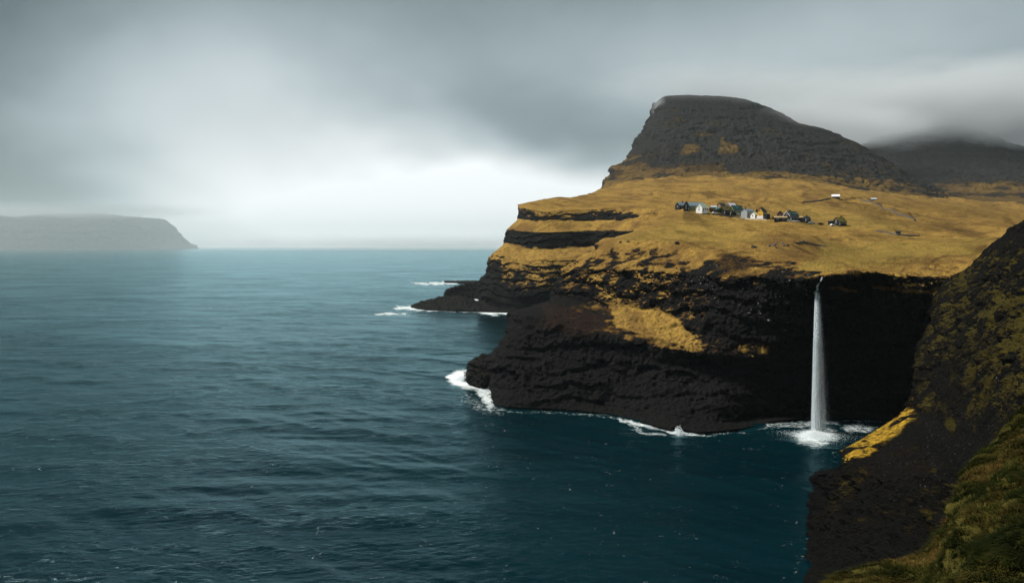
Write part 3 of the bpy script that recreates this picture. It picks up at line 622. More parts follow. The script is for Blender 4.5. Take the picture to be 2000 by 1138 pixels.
def house(name, label, cat, px, py, L, W, h, rr, rot, wall, roof, chim=None, win=3, gwin=1, trim=None, door=True, base=None, group='houses of the village', dorm=0, py0=None):
    p = hit(px, py); root = bpy.data.objects.new(name, None); link(root); root.location = (p.x, p.y, p.z + .35); root.rotation_euler = (0, 0, math.radians(rot))
    tag(root, label, cat, group)
    x, y = L / 2, W / 2
    V = [(-x, -y, -1.2), (-x, y, -1.2), (-x, y, h), (-x, 0, h + rr), (-x, -y, h), (x, -y, -1.2), (x, y, -1.2), (x, y, h), (x, 0, h + rr), (x, -y, h)]
    mesh_pts('wall', V, [(0, 4, 3, 2, 1), (5, 6, 7, 8, 9), (0, 5, 9, 4), (1, 2, 7, 6), (4, 9, 8, 3), (3, 8, 7, 2), (0, 1, 6, 5)], MT[wall], root)
    ov, oe, th = .35, .35, .18; sl = rr / y if y else 1
    RV = []; RF = []
    for sgn in (-1, 1):
        b0 = len(RV)
        ye, ze = sgn * (y + ov), h - sl * ov
        for xx in (-x - oe, x + oe):
            RV += [(xx, ye, ze + .03), (xx, sgn * .0, h + rr + .03), (xx, 0, h + rr + th), (xx, ye, ze + th)]
        RF += [tuple(b0 + i for i in f) for f in ((0, 1, 2, 3), (7, 6, 5, 4), (3, 2, 6, 7), (4, 5, 1, 0), (0, 3, 7, 4))]
    rf = mesh_pts('roof', RV, RF, MT[roof], root)
    if chim is not None: box('chimney', chim * x - .4, chim * x + .4, -.35, .35, h + rr * .6, h + rr + 1.1, MT['black_wall' if wall != 'white_wall' else 'stone'], rf)
    if trim:
        for sgn in (-1, 1):
            e = .38; V2 = []
            for xx in (-x - e - .04, -x - e + .06):
                V2 += [(xx, sgn * (y + ov), h - sl * ov - .15), (xx, 0, h + rr - .12), (xx, 0, h + rr + .25), (xx, sgn * (y + ov), h - sl * ov + .22)]
            mesh_pts('bargeboard', V2, [(0, 1, 2, 3), (7, 6, 5, 4), (3, 2, 6, 7), (4, 5, 1, 0), (0, 3, 7, 4), (1, 5, 6, 2)], MT[trim], root)
    light = wall in ('black_wall', 'red_wall', 'brown_wall', 'wood_wall')
    def window(cx, cz, side, w=1.0, hh=1.2):
        if side == 'f':
            f = box('window', cx - w / 2 - .12, cx + w / 2 + .12, -y - .06, -y + .02, cz - .1, cz + hh + .1, MT['white_trim' if light else 'white_trim'], root)
            box('pane', cx - w / 2, cx + w / 2, -y - .09, -y - .05, cz, cz + hh, MT['glass'], f)
        else:
            f = box('window', -x - .06, -x + .02, cx - w / 2 - .12, cx + w / 2 + .12, cz - .1, cz + hh + .1, MT['white_trim'], root)
            box('pane', -x - .09, -x - .05, cx - w / 2, cx + w / 2, cz, cz + hh, MT['glass'], f)
    for i in range(win): window(-x + L * (i + .5) / win if not door or i != win // 2 else -x + L * (i + .5) / win + .0, h * .42, 'f', min(1.1, L / win * .5), min(1.3, h * .42))
    for i in range(gwin): window((i - (gwin - 1) / 2) * W / (gwin + .5), h * .42, 'g', .9, 1.1)
    if gwin and rr > 2.4: window(0, h + .3, 'g', .8, .9)
    if door: box('door', -x + L * .07, -x + L * .07 + .9, -y - .07, -y + .02, -.2, 1.9, MT['white_trim' if light else 'brown_wall'], root)
    if base: box('basement_wall', -x - .08, x + .08, -y - .08, y + .08, -1.4, base, MT['white_wall'], root)
    for i in range(dorm):
        cx = -x + L * (i + .7) / (dorm + .4); box('roof_window', cx - .6, cx + .6, -y * .62, -y * .30, h + rr * .5, h + rr * .62, MT['light_metal'], rf)
    return root
HS = [
 ('barn', 'low blue grey roofed building, leftmost of the village', 'barn', 1331, 408, 8.2, 6.2, 2.6, 2.4, 24, 'black_wall', 'slate_roof', .2, 2, 1),
 ('house', 'dark steep gabled annexe standing between two blue grey roofed buildings', 'house', 1341, 412, 6, 4.0, 3.0, 4.0, 68, 'black_wall', 'dark_roof', None, 1, 1),
 ('long_house', 'long blue grey roofed building behind the white gabled house', 'house', 1357, 410, 12.6, 6, 2.9, 2.6, 3, 'olive_wall', 'slate_roof', None, 4, 0),
 ('white_house', 'white gabled house with pale green roof at the left of the village', 'house', 1371, 415, 7.2, 6.0, 3.2, 3.2, 38, 'white_wall', 'pale_green_roof', None, 3, 1),
 ('shed', 'small light grey roofed shed right of the white gabled house', 'shed', 1393, 411, 4.6, 3.6, 2.2, 1.2, 5, 'brown_wall', 'light_metal', None, 1, 0),
 ('shed', 'small shed with bright teal roof beside the brown shrub', 'shed', 1401, 413.5, 2.6, 2.8, 1.8, 1.1, 15, 'brown_wall', 'teal_roof', None, 0, 1),
 ('wooden_house', 'brown timber gable with dark roof behind the garden trees', 'house', 1409, 411, 6.6, 5.2, 3.2, 2.8, 35, 'wood_wall', 'dark_roof', None, 2, 1),
 ('black_house', 'black house with turf roof among the dark garden trees', 'house', 1414, 418, 5.6, 4.6, 3.0, 2.6, 32, 'black_wall', 'turf_roof', None, 2, 1),
 ('red_house', 'dark red gabled house with bright white roof', 'house', 1428, 413, 7.6, 5.2, 4.0, 2.9, 30, 'red_wall', 'white_roof', None, 2, 1),
 ('black_house', 'narrow black gabled house in front of the bright white roof', 'house', 1424, 420, 4.4, 4.2, 3.2, 2.8, 40, 'black_wall', 'turf_roof', None, 1, 1),
 ('green_roofed_house', 'olive walled house under a long dark teal roof', 'house', 1438, 418, 8.6, 6, 3.2, 3.4, 14, 'olive_wall', 'green_roof', None, 3, 0),
 ('grey_house', 'two storey grey house in the middle of the village', 'house', 1460, 425, 8.4, 6.2, 4.8, 1.7, 32, 'grey_wall', 'slate_roof', -.7, 3, 0),
 ('white_annexe', 'low white house with pale green roof between grey and yellow houses', 'house', 1475, 426, 5.6, 4.6, 2.3, 1.8, 30, 'white_wall', 'pale_green_roof', None, 2, 1),
 ('yellow_house', 'bright yellow house with dark slate roof over a white basement', 'house', 1488, 425.5, 5.8, 5.0, 4.0, 3.0, 42, 'yellow_wall', 'dark_roof', -.2, 3, 1),
 ('shed', 'black flat shed right of the yellow house', 'shed', 1498, 427.5, 3.0, 3, 2.9, .7, 20, 'black_wall', 'dark_roof', None, 0, 0),
 ('red_house', 'small dark red gabled house behind the long black shed', 'house', 1524, 426, 3.6, 3.6, 2.6, 2.4, 55, 'red_wall', 'dark_roof', None, 0, 1),
 ('black_house', 'large black house with white bargeboards and row of white windows', 'house', 1545, 430, 10, 6.0, 2.9, 3.2, 30, 'black_wall', 'green_roof', -.35, 5, 1),
 ('long_shed', 'long low black shed with brown roof in front of the red gable', 'shed', 1524, 432, 8.4, 3.4, 2.3, .8, -12, 'black_wall', 'tan_roof', None, 2, 0),
 ('annexe', 'dark annexe with tan roof at the right end of the large black house', 'shed', 1562, 432, 4, 3.4, 2.4, .6, -6, 'black_wall', 'tan_roof', None, 0, 0),
 ('cottage', 'small dark cottage behind the light grey van', 'house', 1574, 433, 5.4, 3.8, 2.0, 1.6, 20, 'black_wall', 'dark_roof', .2, 1, 0),
 ('turf_house', 'solitary black turf roofed house at the right end of the village', 'house', 1640, 440, 8.8, 5.4, 2.7, 3.0, 28, 'black_wall', 'turf_roof', .3, 4, 1),
 ('shed', 'low black annexe left of the solitary turf roofed house', 'shed', 1623, 438.5, 3.4, 2.8, 2.0, .5, 8, 'black_wall', 'dark_roof', None, 0, 0),
 ('barn', 'small barn with bright white roof alone on the upper pasture', 'barn', 1632, 387, 9.2, 6, 1.7, 2.6, -20, 'black_wall', 'white_roof', None, 0, 0),
 ('barn', 'tiny distant barn with pale grey roof near the mountain foot', 'barn', 1706, 391.5, 6, 4, 1.2, 1.6, -10, 'stone', 'light_metal', None, 0, 0),
 ('hut', 'tiny dark hut alone in the pasture right of the village', 'hut', 1754, 458, 2.2, 1.6, 1.3, .5, 10, 'black_wall', 'dark_roof', None, 0, 0),
]
for i, h_ in enumerate(HS):
    k = {}
    if 'bargeboards' in h_[1]: k['trim'] = 'white_trim'; k['dorm'] = 3
    if 'dark teal roof' in h_[1]: k['dorm'] = 1
    if 'white basement' in h_[1]: k['base'] = 1.1
    small = h_[4] and h_[5] < 4.2
    house(*h_, door=not (h_[2] in ('shed', 'barn', 'hut')), group='village houses and sheds', **k)

def car(label, px, py, rot, col, L=4.3):
    p = hit(px, py); root = link(bpy.data.objects.new('parked_car', None)); root.location = (p.x, p.y, p.z + .05); root.rotation_euler = (0, 0, math.radians(rot)); tag(root, label, 'car', 'cars parked in the village')
    prof = [(-.5, .35), (-.5, .85), (-.36, 1.0), (-.27, 1.45), (.16, 1.5), (.3, 1.02), (.47, .92), (.5, .7), (.5, .35)]
    n = len(prof); V = []
    for sy in (-.85, .85):
        for a_, z in prof: V.append((a_ * L, sy * (1 if z < 1.1 else .82), z))
    mesh_pts('body', V, [tuple(range(n)), tuple(range(2 * n - 1, n - 1, -1))] + [(i, i + n, (i + 1) % n + n, (i + 1) % n) for i in range(n)], MT[col], root)
    for sy in (-.80, .80):
        V = [(-.25 * L, sy * 1.0, 1.05), (.25 * L, sy, 1.05), (.14 * L, sy * .9, 1.42), (-.22 * L, sy * .9, 1.42)]
        V2 = [(a_, b_ * 1.05, c_) for a_, b_, c_ in V]; mesh_pts('side_window', V + V2, [(4, 5, 6, 7), (3, 2, 1, 0), (0, 1, 5, 4), (1, 2, 6, 5), (2, 3, 7, 6), (3, 0, 4, 7)], MT['glass'], root)
    for wx in (-.31, .31):
        for sy in (-.8, .8):
            V = [(wx * L + .33 * math.cos(t), sy + d, .33 + .33 * math.sin(t)) for d in (-.1, .1) for t in np.linspace(0, 6.283, 13)[:-1]]
            mesh_pts('wheel', V, [tuple(range(12)), tuple(range(23, 11, -1))] + [(i, (i + 1) % 12, (i + 1) % 12 + 12, i + 12) for i in range(12)], MT['tyre'], root)
car('white car parked below the teal roofed shed', 1396, 417.5, 8, 'car_white')
car('white car parked under the olive walled house, left one of two', 1440, 419.5, 0, 'car_white')
car('silver car parked against the grey house, right one of two', 1447, 421, -8, 'car_silver')
car('white car parked in front of the large black house, left one of two', 1541, 432.5, 10, 'car_white')
car('white car parked before the right end of the large black house', 1554, 434, -10, 'car_white', 5)
car('light grey van parked beside the small dark cottage', 1585, 437, 0, 'car_silver', 6)
car('white car parked at the gable of the solitary turf roofed house', 1626, 441, 20, 'car_white', 3.6)

# garden trees and shrubs
def leafmat(name, c1, c2):
    m, t, b, o = newmat(name); g = t.nodes.new('ShaderNodeNewGeometry')
    t.links.new(rampn(t, noise(.9, 3, .6, 0, g.outputs['Position'], t), [(.35, c1), (.65, c2)]), b.inputs['Base Color']); b.inputs['Roughness'].default_value = .9
    return m
LEAF_D = leafmat('dark_foliage', (.012, .022, .010), (.035, .05, .02)); LEAF_B = leafmat('brown_twigs', (.05, .03, .02), (.11, .07, .045))
def tree(name, label, cat, px, py, hgt, wid, mat, cone=False, seed=0, group='garden trees and shrubs of the village'):
    rng = np.random.RandomState(seed); p = hit(px, py); root = link(bpy.data.objects.new(name, None)); root.location = p; tag(root, label, cat, group)
    V = []; Fc = []; nb = 0
    for seg in [((0, 0, -.3), (0, 0, hgt * .7), .16)] + [((0, 0, hgt * .25), (rng.uniform(-1, 1) * wid * .35, rng.uniform(-1, 1) * wid * .35, hgt * .75), .08) for _ in range(4)]:
        a_, b_, r_ = seg
        for k_ in range(6): t = k_ * math.pi / 3; V.append((a_[0] + r_ * math.cos(t), a_[1] + r_ * math.sin(t), a_[2]))
        for k_ in range(6): t = k_ * math.pi / 3; V.append((b_[0] + r_ * .3 * math.cos(t), b_[1] + r_ * .3 * math.sin(t), b_[2]))
        Fc += [(nb + k_, nb + (k_ + 1) % 6, nb + 6 + (k_ + 1) % 6, nb + 6 + k_) for k_ in range(6)]; nb += 12
    mesh_pts('trunk', V, Fc, MT['bark'], root)
    n = 900; q = rng.normal(size=(n, 3)); q /= np.linalg.norm(q, axis=1)[:, None]; r = rng.uniform(.3, 1, n) ** .5; lump = 1 + .5 * fbm(q * 1.7 + seed * 9, 2)
    c = q * (r * lump)[:, None] * (wid / 2, wid / 2, hgt * .42) + (0, 0, hgt * .58)
    if cone: zz = rng.uniform(.08, 1, n); c = np.stack([q[:, 0] * wid / 2 * (1 - zz) * lump, q[:, 1] * wid / 2 * (1 - zz) * lump, zz * hgt], -1)
    e1 = rng.normal(size=(n, 3)) * .2; e2 = rng.normal(size=(n, 3)) * .2
    V = np.stack([c - e1, c + e2, c + e1, c - e2], 1).reshape(-1, 3)
    mesh_np('crown', V, np.arange(4 * n).reshape(-1, 4), mat, root, None, False)
tree('shrub', 'brown bare shrub between white gabled house and teal roofed shed', 'shrub', 1390, 414, 3.0, 4.6, LEAF_B, False, 1)
tree('shrub', 'dark shrub in front of the teal roofed shed', 'shrub', 1398, 416, 2.4, 4.2, LEAF_D, False, 2)
tree('garden_tree', 'dark garden tree before the brown timber gable', 'tree', 1407, 417, 4.4, 3.6, LEAF_D, False, 3)
tree('garden_tree', 'dark garden tree left of the dark red gable', 'tree', 1418, 415, 5.4, 3.2, LEAF_D, False, 4)
tree('garden_tree', 'dark garden tree in front of the narrow black gabled house', 'tree', 1431, 421, 3.4, 4.2, LEAF_D, False, 5)
tree('evergreen', 'small pointed dark evergreen between grey house and yellow house', 'tree', 1478, 418, 4.2, 3.4, LEAF_D, True, 6)
tree('shrub', 'low dark shrub beside the olive walled house', 'shrub', 1434, 420.5, 1.8, 3.2, LEAF_D, False, 7)
tree('shrub', 'dark shrub at the left end of the red gabled house and long shed', 'shrub', 1513, 428, 1.6, 3.2, LEAF_D, False, 8)
tree('shrub', 'dark twiggy shrub on the verge between cottage and turf roofed house', 'shrub', 1602, 439, 1.4, 3.6, LEAF_B, False, 9)

# dry stone walls
def stone_wall(label, pts, hgt=1.0, wid=.8, mat='stone', seed=0):
    P = [hit(*p) for p in pts]; C_ = []
    for a_, b_ in zip(P[:-1], P[1:]):
        n = max(2, int((b_ - a_).length / 1.2))
        for i in range(n):
            q = a_.lerp(b_, i / n); z = ground_z(q.x, q.y); C_.append((q.x, q.y, z if z is not None else q.z))
    C_ = np.array(C_); rng = np.random.RandomState(seed); d = np.gradient(C_, axis=0); d[:, 2] = 0; d /= np.linalg.norm(d, axis=1)[:, None] + 1e-9
    nrm = np.stack([-d[:, 1], d[:, 0], 0 * d[:, 0]], -1); rows_ = []
    for w_, z_ in ((-.55, -.3), (-.45, .55), (-.3, 1), (.3, 1), (.45, .55), (.55, -.3)):
        rows_.append(C_ + nrm * wid * w_ + np.array([0, 0, 1]) * (hgt * z_) + rng.normal(0, .09 * (z_ > 0), C_.shape))
    G_ = np.stack(rows_, 1); o = mesh_np('stone_wall', G_, gridfaces(*G_.shape[:2]), MT[mat], None, None, False); tag(o, label, 'wall', 'dry stone walls on the pasture'); return o
stone_wall('long dark stone wall running down the pasture from the tiny distant barn', [(1682,391),(1712,400),(1740,412),(1765,422),(1788,431)], 1.5, 1.1)
stone_wall('dark stone wall leading left from the white roofed upper barn', [(1568,396),(1585,395),(1604,392),(1622,388)], 1.3, 1.2, 'stone', 1)
stone_wall('low black wall edging the gardens at the front of the village', [(1390,419),(1405,421),(1420,422.5),(1433,423)], 1.0, .8, 'stone', 2)
stone_wall('pale low wall along the verge below grey and yellow houses', [(1434,423.5),(1455,427),(1478,429),(1500,431)], .7, .7, 'pale_stone', 3)
stone_wall('dark stone wall crossing the pasture right of the tiny hut', [(1712,452),(1735,455),(1752,459.5),(1800,461)], .9, .9, 'stone', 4)
stone_wall('low dark stone wall near the brow above the waterfall', [(1555,476),(1575,475),(1600,480),(1618,484)], .7, .8, 'stone', 5)

# boulders
def boulder(name, label, px, py, r, mat, seed, tree_=None, group=None, cat='boulder', on=True):
    rng = np.random.RandomState(seed); p = hit(px, py, tree_); nu, nv = 16, 10
    th, ph = np.meshgrid(np.linspace(0, 2 * math.pi, nu + 1), np.linspace(.02, math.pi - .02, nv)); q = np.stack([np.cos(th) * np.sin(ph), np.sin(th) * np.sin(ph), np.cos(ph)], -1)
    rad = 1 + .45 * fbm(q * 1.3 + seed * 7.7, 3); V = q * rad[..., None] * r * np.array([1.25, 1, .75]); V = np.clip(V, -r * 1.1, r * .8)
    o = mesh_np(name, V, gridfaces(*V.shape[:2]), mat, None, None, False); o.location = p + Vector((0, 0, r * .3)); o.rotation_euler = (0, 0, seed); tag(o, label, cat, group); return o
GREY = simple('boulder_stone', (.10, .10, .095), .9, .5, 1.2, 0, .2); DARKST = simple('dark_boulder', (.035, .033, .03), .9, .5, 1.2, 0, .2); PALE = simple('pale_boulder', (.42, .40, .37), .9, .2, 2, 0, .1)
for i, (bx, by, br, bm, lb) in enumerate([(1322,475.5,.9,DARKST,'flat dark boulder on the brow far left of the boulder cluster'), (1472,484,1.0,DARKST,'dark boulder on the brow edge left of the grey cluster'),
  (1502,481,.65,GREY,'grey boulder, leftmost of the cluster on the brow'), (1512,480,.85,GREY,'broad pale grey boulder, second from left in the brow cluster'), (1516,485,.45,DARKST,'small dark stone lying below the brow cluster'),
  (1529,476,.6,GREY,'grey boulder standing highest in the brow cluster'), (1531,480.5,.6,GREY,'grey boulder just below the highest one in the brow cluster'), (1538,480,.75,DARKST,'dark grey boulder, rightmost of the brow cluster'),
  (1516,475.5,.5,GREY,'small grey stone above the broad pale boulder'), (1212,474,.7,DARKST,'dark stone on the left brow, left one of two'), (1227,472.5,.6,DARKST,'dark stone on the left brow, right one of two')]):
    boulder('boulder', lb, bx, by, br, bm, i + 1, None, 'boulders on the brow of the pasture')
for i, (bx, by, br) in enumerate([(1965,862,.32), (1969,857,.38), (1976,852,.36), (1981,850,.27), (1988,846,.30)]):
    boulder('white_stone', 'white stone on the right edge slope, %s of the row' % ['lowest', 'second lowest', 'middle', 'second highest', 'highest'][i], bx, by, br, PALE, 40 + i, BVHTree and None if False else T_NEAR, 'row of white stones on the near slope', 'stone')
rng_b = np.random.RandomState(5); k_ = 0

# ------------------------------------------------------------------ waterfall
def fall_material():
    m = bpy.data.materials.new('falling_water'); m.use_nodes = True; t = m.node_tree; t.nodes.clear(); o = t.nodes.new('ShaderNodeOutputMaterial')
    g = t.nodes.new('ShaderNodeNewGeometry'); n = noise(1.0, 5, .65, .2, g.outputs['Position'], t, (5.5, 5.5, .10)); a = attr(t, 'alpha')
    al = M('MULTIPLY', rampn(t, n, [(.36, (.0, .0, .0)), (.64, (1, 1, 1))]), a, tree=t, clamp=True)
    d = t.nodes.new('ShaderNodeBsdfDiffuse'); d.inputs[0].default_value = (.92, .97, 1, 1); tl = t.nodes.new('ShaderNodeBsdfTranslucent'); tl.inputs[0].default_value = (.92, .97, 1, 1)
    ad = t.nodes.new('ShaderNodeMixShader'); ad.inputs[0].default_value = .5; t.links.new(d.outputs[0], ad.inputs[1]); t.links.new(tl.outputs[0], ad.inputs[2])
    tr = t.nodes.new('ShaderNodeBsdfTransparent'); mx_ = t.nodes.new('ShaderNodeMixShader'); t.links.new(al, mx_.inputs[0]); t.links.new(tr.outputs[0], mx_.inputs[1]); t.links.new(ad.outputs[0], mx_.inputs[2])
    t.links.new(mx_.outputs[0], o.inputs[0]); return m
MAT_FALL = fall_material()
def waterfall():
    root = link(bpy.data.objects.new('waterfall', None)); tag(root, 'tall thin white waterfall plunging from the pasture brow into the dark cove', 'waterfall')
    base = unproj(1594, 850, yz(1594, 850)); root.location = base; rng = np.random.RandomState(11)
    # upper cascade lying on the rock
    path = [(1606,541,3), (1603,548,3), (1599,554,4.5), (1596,560,5), (1597,566,5), (1592,571,7), (1593,576,7)]
    L_ = []
    for (x_, y_, w_) in path:
        for u in np.linspace(-1, 1, 7):
            p = hit(x_ + u * w_ * .5, y_); d = Vector(ray(x_ + u * w_ * .5, y_)); L_.append(p - d.normalized() * (.5 + .25 * (1 - u * u)) - Vector(base))
    V = np.array([tuple(v) for v in L_]).reshape(len(path), 7, 3)
    Vs = np.stack([np.stack([np.interp(np.linspace(0, 6, 40), range(7), V[:, j, k]) for k in range(3)], -1) for j in range(7)], 1); Vs += .12 * fbm(Vs * 1.5, 2)[..., None]
    mesh_np('cascade', Vs, gridfaces(*Vs.shape[:2]), MAT_FALL, root, {'alpha': np.full(Vs.shape[:2], 1.25) * np.array([.4, .9, 1, 1, 1, .9, .4])})
    lip = hit(1593, 573); Yl = lip.y - .6
    def strand_set(n, left, seed, al, wmul=1.0):
        r = np.random.RandomState(seed); VV = []; FF = []; AA = []; nb = 0
        for _ in range(n):
            u0 = np.clip(r.normal(0, .42), -1, 1) if left is False else np.clip(r.normal(-.62, .16) if left else r.normal(.75, .4), -1, 1.7); v0 = r.uniform(-1, 1) * math.sqrt(max(.05, 1 - u0 * u0)); w = r.uniform(.22, .55) * wmul; a0 = r.uniform(.5, 1) * al
            t0 = 0 if r.rand() < .8 else r.uniform(0, .35); T = np.linspace(t0, 1, 34)
            pyv = 568 + (848 - 568) * T; cx = 1595.5 + 1.0 * T; hw = 3.0 + 9.5 * T ** .85; Yc = Yl - 5.5 * np.minimum(1, T * 3) ** .6 ; Yc = np.maximum(Yc, 0)
            dx = .35 * np.sin(T * 5 + r.uniform(0, 6)) * T
            Pc = unproj(cx + u0 * hw, pyv, Yc); Pc[:, 1] += v0 * hw * .12; Pc[:, 0] += dx * .3; Pc[:, 2] = np.maximum(Pc[:, 2], .1)
            ang = r.uniform(-.7, .7); ww = w * (.5 + 1.1 * T)
            for j, uu in enumerate((-1, -.4, .4, 1)):
                VV.append(Pc + np.stack([ww * uu * math.cos(ang), ww * uu * math.sin(ang), 0 * T], -1)); AA.append(a0 * (0 if abs(uu) == 1 else 1) * (1 - .45 * T) * np.where(T > .97, .8, 1) * (smooth(t0 - .01, t0 + .06, T) if t0 else 1))
            i = nb + np.arange(34 * 4).reshape(4, 34); FF.append(np.stack([i[:-1, :-1], i[1:, :-1], i[1:, 1:], i[:-1, 1:]], -1).reshape(-1, 4)); nb += 136
        return np.concatenate(VV), np.concatenate(FF), np.concatenate(AA)
    for nm, args in (('water_drift', (26, None, 21, .22, 1.8)), ('water_veil', (50, False, 5, .34, 1.6)), ('water_stream', (34, True, 9, .95, .6)), ('water_strands', (110, False, 14, .6, .3))):
        V_, F_, A_ = strand_set(*args); mesh_np(nm, V_ - np.array(base), F_, MAT_FALL, root, {'alpha': A_})
    # spray where it strikes the water
    n = 9000; r_ = np.abs(rng.normal(0, 5.0, n)) + rng.uniform(0, 1.2, n); th = rng.uniform(0, 6.283, n); r_ *= 1 + .25 * np.sin(th * 3 + 1)
    c = np.stack([r_ * np.cos(th) * 1.15 - 0.6, r_ * np.sin(th), np.abs(rng.normal(0, .9, n)) * np.exp(-r_ / 4) + .02], -1)
    s = rng.uniform(.03, .13, n)[:, None, None] * np.exp(-r_ / 12)[:, None, None]
    oc = np.array([(1, 0, 0), (-1, 0, 0), (0, 1, 0), (0, -1, 0), (0, 0, 1), (0, 0, -1)]) * np.array([1, 1, 1]); V_ = (c[:, None, :] + oc[None] * s).reshape(-1, 3)
    tf = np.array([(0, 2, 4), (2, 1, 4), (1, 3, 4), (3, 0, 4), (2, 0, 5), (1, 2, 5), (3, 1, 5), (0, 3, 5)]); F_ = (np.arange(n)[:, None, None] * 6 + tf[None]).reshape(-1, 3)
    sp_ = mesh_np('splash', V_, F_, simple('spray', (.85, .9, .92), .6, .02), root, None, False); sp_['kind'] = 'stuff'
waterfall()
def surf(name, label, px, py, rx, ry, hz, n, seed):
    rng = np.random.RandomState(seed); c0 = unproj(px, py, yz(px, py)); q = rng.normal(size=(n, 2)); c = np.stack([q[:, 0] * rx, q[:, 1] * ry, np.abs(rng.normal(0, hz, n)) * np.exp(-(q ** 2).sum(1) * .4)], -1)
    s = rng.uniform(.05, .2, n)[:, None, None]; oc = np.array([(1, 0, 0), (-1, 0, 0), (0, 1, 0), (0, -1, 0), (0, 0, 1), (0, 0, -1)]); V_ = (c[:, None, :] + oc[None] * s).reshape(-1, 3)
    tf = np.array([(0, 2, 4), (2, 1, 4), (1, 3, 4), (3, 0, 4), (2, 0, 5), (1, 2, 5), (3, 1, 5), (0, 3, 5)]); F_ = (np.arange(n)[:, None, None] * 6 + tf[None]).reshape(-1, 3)
    o = mesh_np(name, V_, F_, bpy.data.materials['spray'], None, None, False); o.location = c0; tag(o, label, 'sea spray', 'surf spray against the rocks', 'stuff')
surf('sea_spray', 'white spray against the jagged black rock knob', 912, 742, 3.0, 2.2, 1.6, 1800, 1)
surf('sea_spray', 'white spray in the gap between rock knob and cliff foot', 962, 757, 1.4, 1.2, 2.2, 700, 2)
surf('sea_spray', 'small burst of spray at the foot of the dark cove wall', 1325, 846, 1.0, .8, 1.3, 350, 3)
surf('sea_spray', 'white spray along the foot of the sloping rock slab', 980, 609, 9, 2.0, .9, 700, 4)

# ------------------------------------------------------------------ grass on the foreground slope
def grass_blades():
    rng = np.random.RandomState(2); px, py, Y, g, a = DD; me = fore.data; n = len(me.vertices); v = np.empty(n * 3, np.float32); me.vertices.foreach_get('co', v); P = v.reshape(px.shape + (3,)).astype(float)
    vis = (py < 1175) & (px < 2030) & (px > 1500); idx = np.argwhere(vis[:-1, :-1]); nb = 230000; pick = idx[rng.randint(0, len(idx), nb)]
    f1, f2 = rng.rand(nb, 1), rng.rand(nb, 1); A_ = P[pick[:, 0], pick[:, 1]]; B_ = P[pick[:, 0] + 1, pick[:, 1]]; C_ = P[pick[:, 0], pick[:, 1] + 1]; R0 = A_ + (B_ - A_) * f1 + (C_ - A_) * f2
    tuft = fbm(R0 / 1.1, 3); keep = tuft + rng.uniform(-.35, .5, nb) > -.12; R0 = R0[keep]; tuft = tuft[keep]; nb = len(R0)
    wind = fbm(R0 / 2.6 + 40, 3); dirx = np.cos(2.6 + 1.8 * wind) + rng.normal(0, .35, nb); diry = np.sin(2.6 + 1.8 * wind) * .8 - .3 + rng.normal(0, .35, nb)
    L_ = rng.uniform(.10, .26, nb) * (1 + .8 * np.clip(tuft, -.5, 1)); lean = rng.uniform(.5, 1.3, nb); w = rng.uniform(.006, .012, nb) * (1 + np.linalg.norm(R0 - (0, 0, CAMZ), axis=1) / 32)
    D_ = np.stack([dirx * lean, diry * lean, 0 * lean], -1); up = np.array([0, 0, 1.]); sd_ = np.stack([-D_[:, 1], D_[:, 0], 0 * w], -1); sd_ /= np.linalg.norm(sd_, axis=1)[:, None] + 1e-9
    mid = R0 + (D_ * .35 + up * .6) * L_[:, None]; tip = R0 + (D_ * 1.0 + up * (.95 - .25 * lean[:, None])) * L_[:, None]
    V_ = np.stack([R0 - sd_ * w[:, None], R0 + sd_ * w[:, None], mid + sd_ * w[:, None] * .7, mid - sd_ * w[:, None] * .7, tip], 1); k = np.arange(nb)[:, None] * 5
    F_ = np.concatenate([k + [0, 1, 2], k + [0, 2, 3], k + [3, 2, 4]]); tone = np.clip(.5 + .55 * fbm(R0 / 3.5 + 11, 3) + rng.normal(0, .16, nb), 0, 1)
    m, t, b, o = newmat('grass_blade'); t.links.new(rampn(t, attr(t, 'tone'), [(.15, (.010, .016, .003)), (.45, (.024, .029, .005)), (.65, (.050, .042, .009)), (.9, (.10, .063, .017))]), b.inputs['Base Color']); b.inputs['Roughness'].default_value = .9
    b.inputs['Specular IOR Level'].default_value = .03
    ob = mesh_np('grass', V_, F_, m, None, {'tone': np.repeat(tone, 5)}, False); tag(ob, 'long wind combed green and strawy grass on the foreground slope', 'grass', None, 'stuff')
grass_blades()

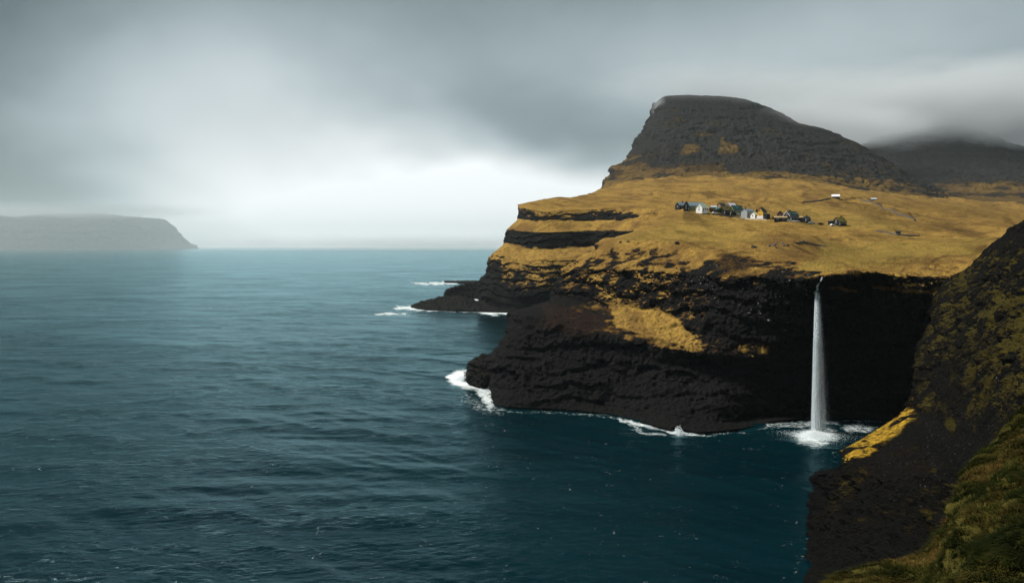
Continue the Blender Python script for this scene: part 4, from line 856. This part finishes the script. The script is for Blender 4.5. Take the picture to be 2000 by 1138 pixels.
# ------------------------------------------------------------------ cloud lying on the summits
def cloud(label, px, py, Y, sx, sy, sz, dens, col=.70):
    c = unproj(px, py, Y); nu, nv = 24, 14
    th, ph = np.meshgrid(np.linspace(0, 2 * math.pi, nu + 1), np.linspace(.001, math.pi - .001, nv)); q = np.stack([np.cos(th) * np.sin(ph), np.sin(th) * np.sin(ph), np.cos(ph)], -1) * (sx, sy, sz)
    m = bpy.data.materials.new('cloud_vapour'); m.use_nodes = True; t = m.node_tree; t.nodes.clear(); o = t.nodes.new('ShaderNodeOutputMaterial'); v = t.nodes.new('ShaderNodeVolumePrincipled')
    tc_ = t.nodes.new('ShaderNodeTexCoord'); mp = t.nodes.new('ShaderNodeMapping'); mp.inputs['Scale'].default_value = (1 / sx, 1 / sy, 1 / sz); t.links.new(tc_.outputs['Object'], mp.inputs[0])
    ln = t.nodes.new('ShaderNodeVectorMath'); ln.operation = 'LENGTH'; t.links.new(mp.outputs[0], ln.inputs[0]); nn_ = noise(.0045, 3, .55, 0, tc_.outputs['Object'], t, (1, 1, 2.4))
    f = M('SUBTRACT', 1, M('ADD', ln.outputs['Value'], M('MULTIPLY', M('SUBTRACT', nn_, .5, tree=t), 1.0, tree=t), tree=t), tree=t, clamp=True)
    t.links.new(M('MULTIPLY', M('POWER', f, 1.5, tree=t), dens, tree=t), v.inputs['Density']); v.inputs['Color'].default_value = (col * .96, col, col * 1.03, 1); v.inputs['Anisotropy'].default_value = 0
    t.links.new(v.outputs[0], o.inputs['Volume']); ob = mesh_np('cloud', q, gridfaces(nv, nu + 1), m, None, None, False); ob.location = c
    tag(ob, label, 'cloud', 'low cloud on the summits', 'stuff'); return ob
if 1:
    cloud('low grey cloud swallowing the summit of the rear mountain', 1900, 222, 2450, 1000, 560, 165, .016, .84)
    cloud('thin grey cloud grazing the flat summit of the mountain', 1440, 172, 1990, 420, 260, 60, .008, .85)
    cloud('wisp of mist hanging in the gully at the left edge of the flat summit', 1287, 222, 1990, 20, 60, 55, .035, .9)
    cloud('faint cloud over the shoulder between the two mountains', 1640, 243, 2000, 300, 220, 60, .016, .9)
    cloud('grey cloud lying on top of the distant island', 110, 412, 16000, 3900, 2200, 210, .0009, .55)
cloud('pale sea fog bank blurring the horizon under the bright sky', 860, 479, 14500, 6000, 5000, 230, .00028)
sc.cycles.volume_step_rate = .6; sc.cycles.volume_max_steps = 256
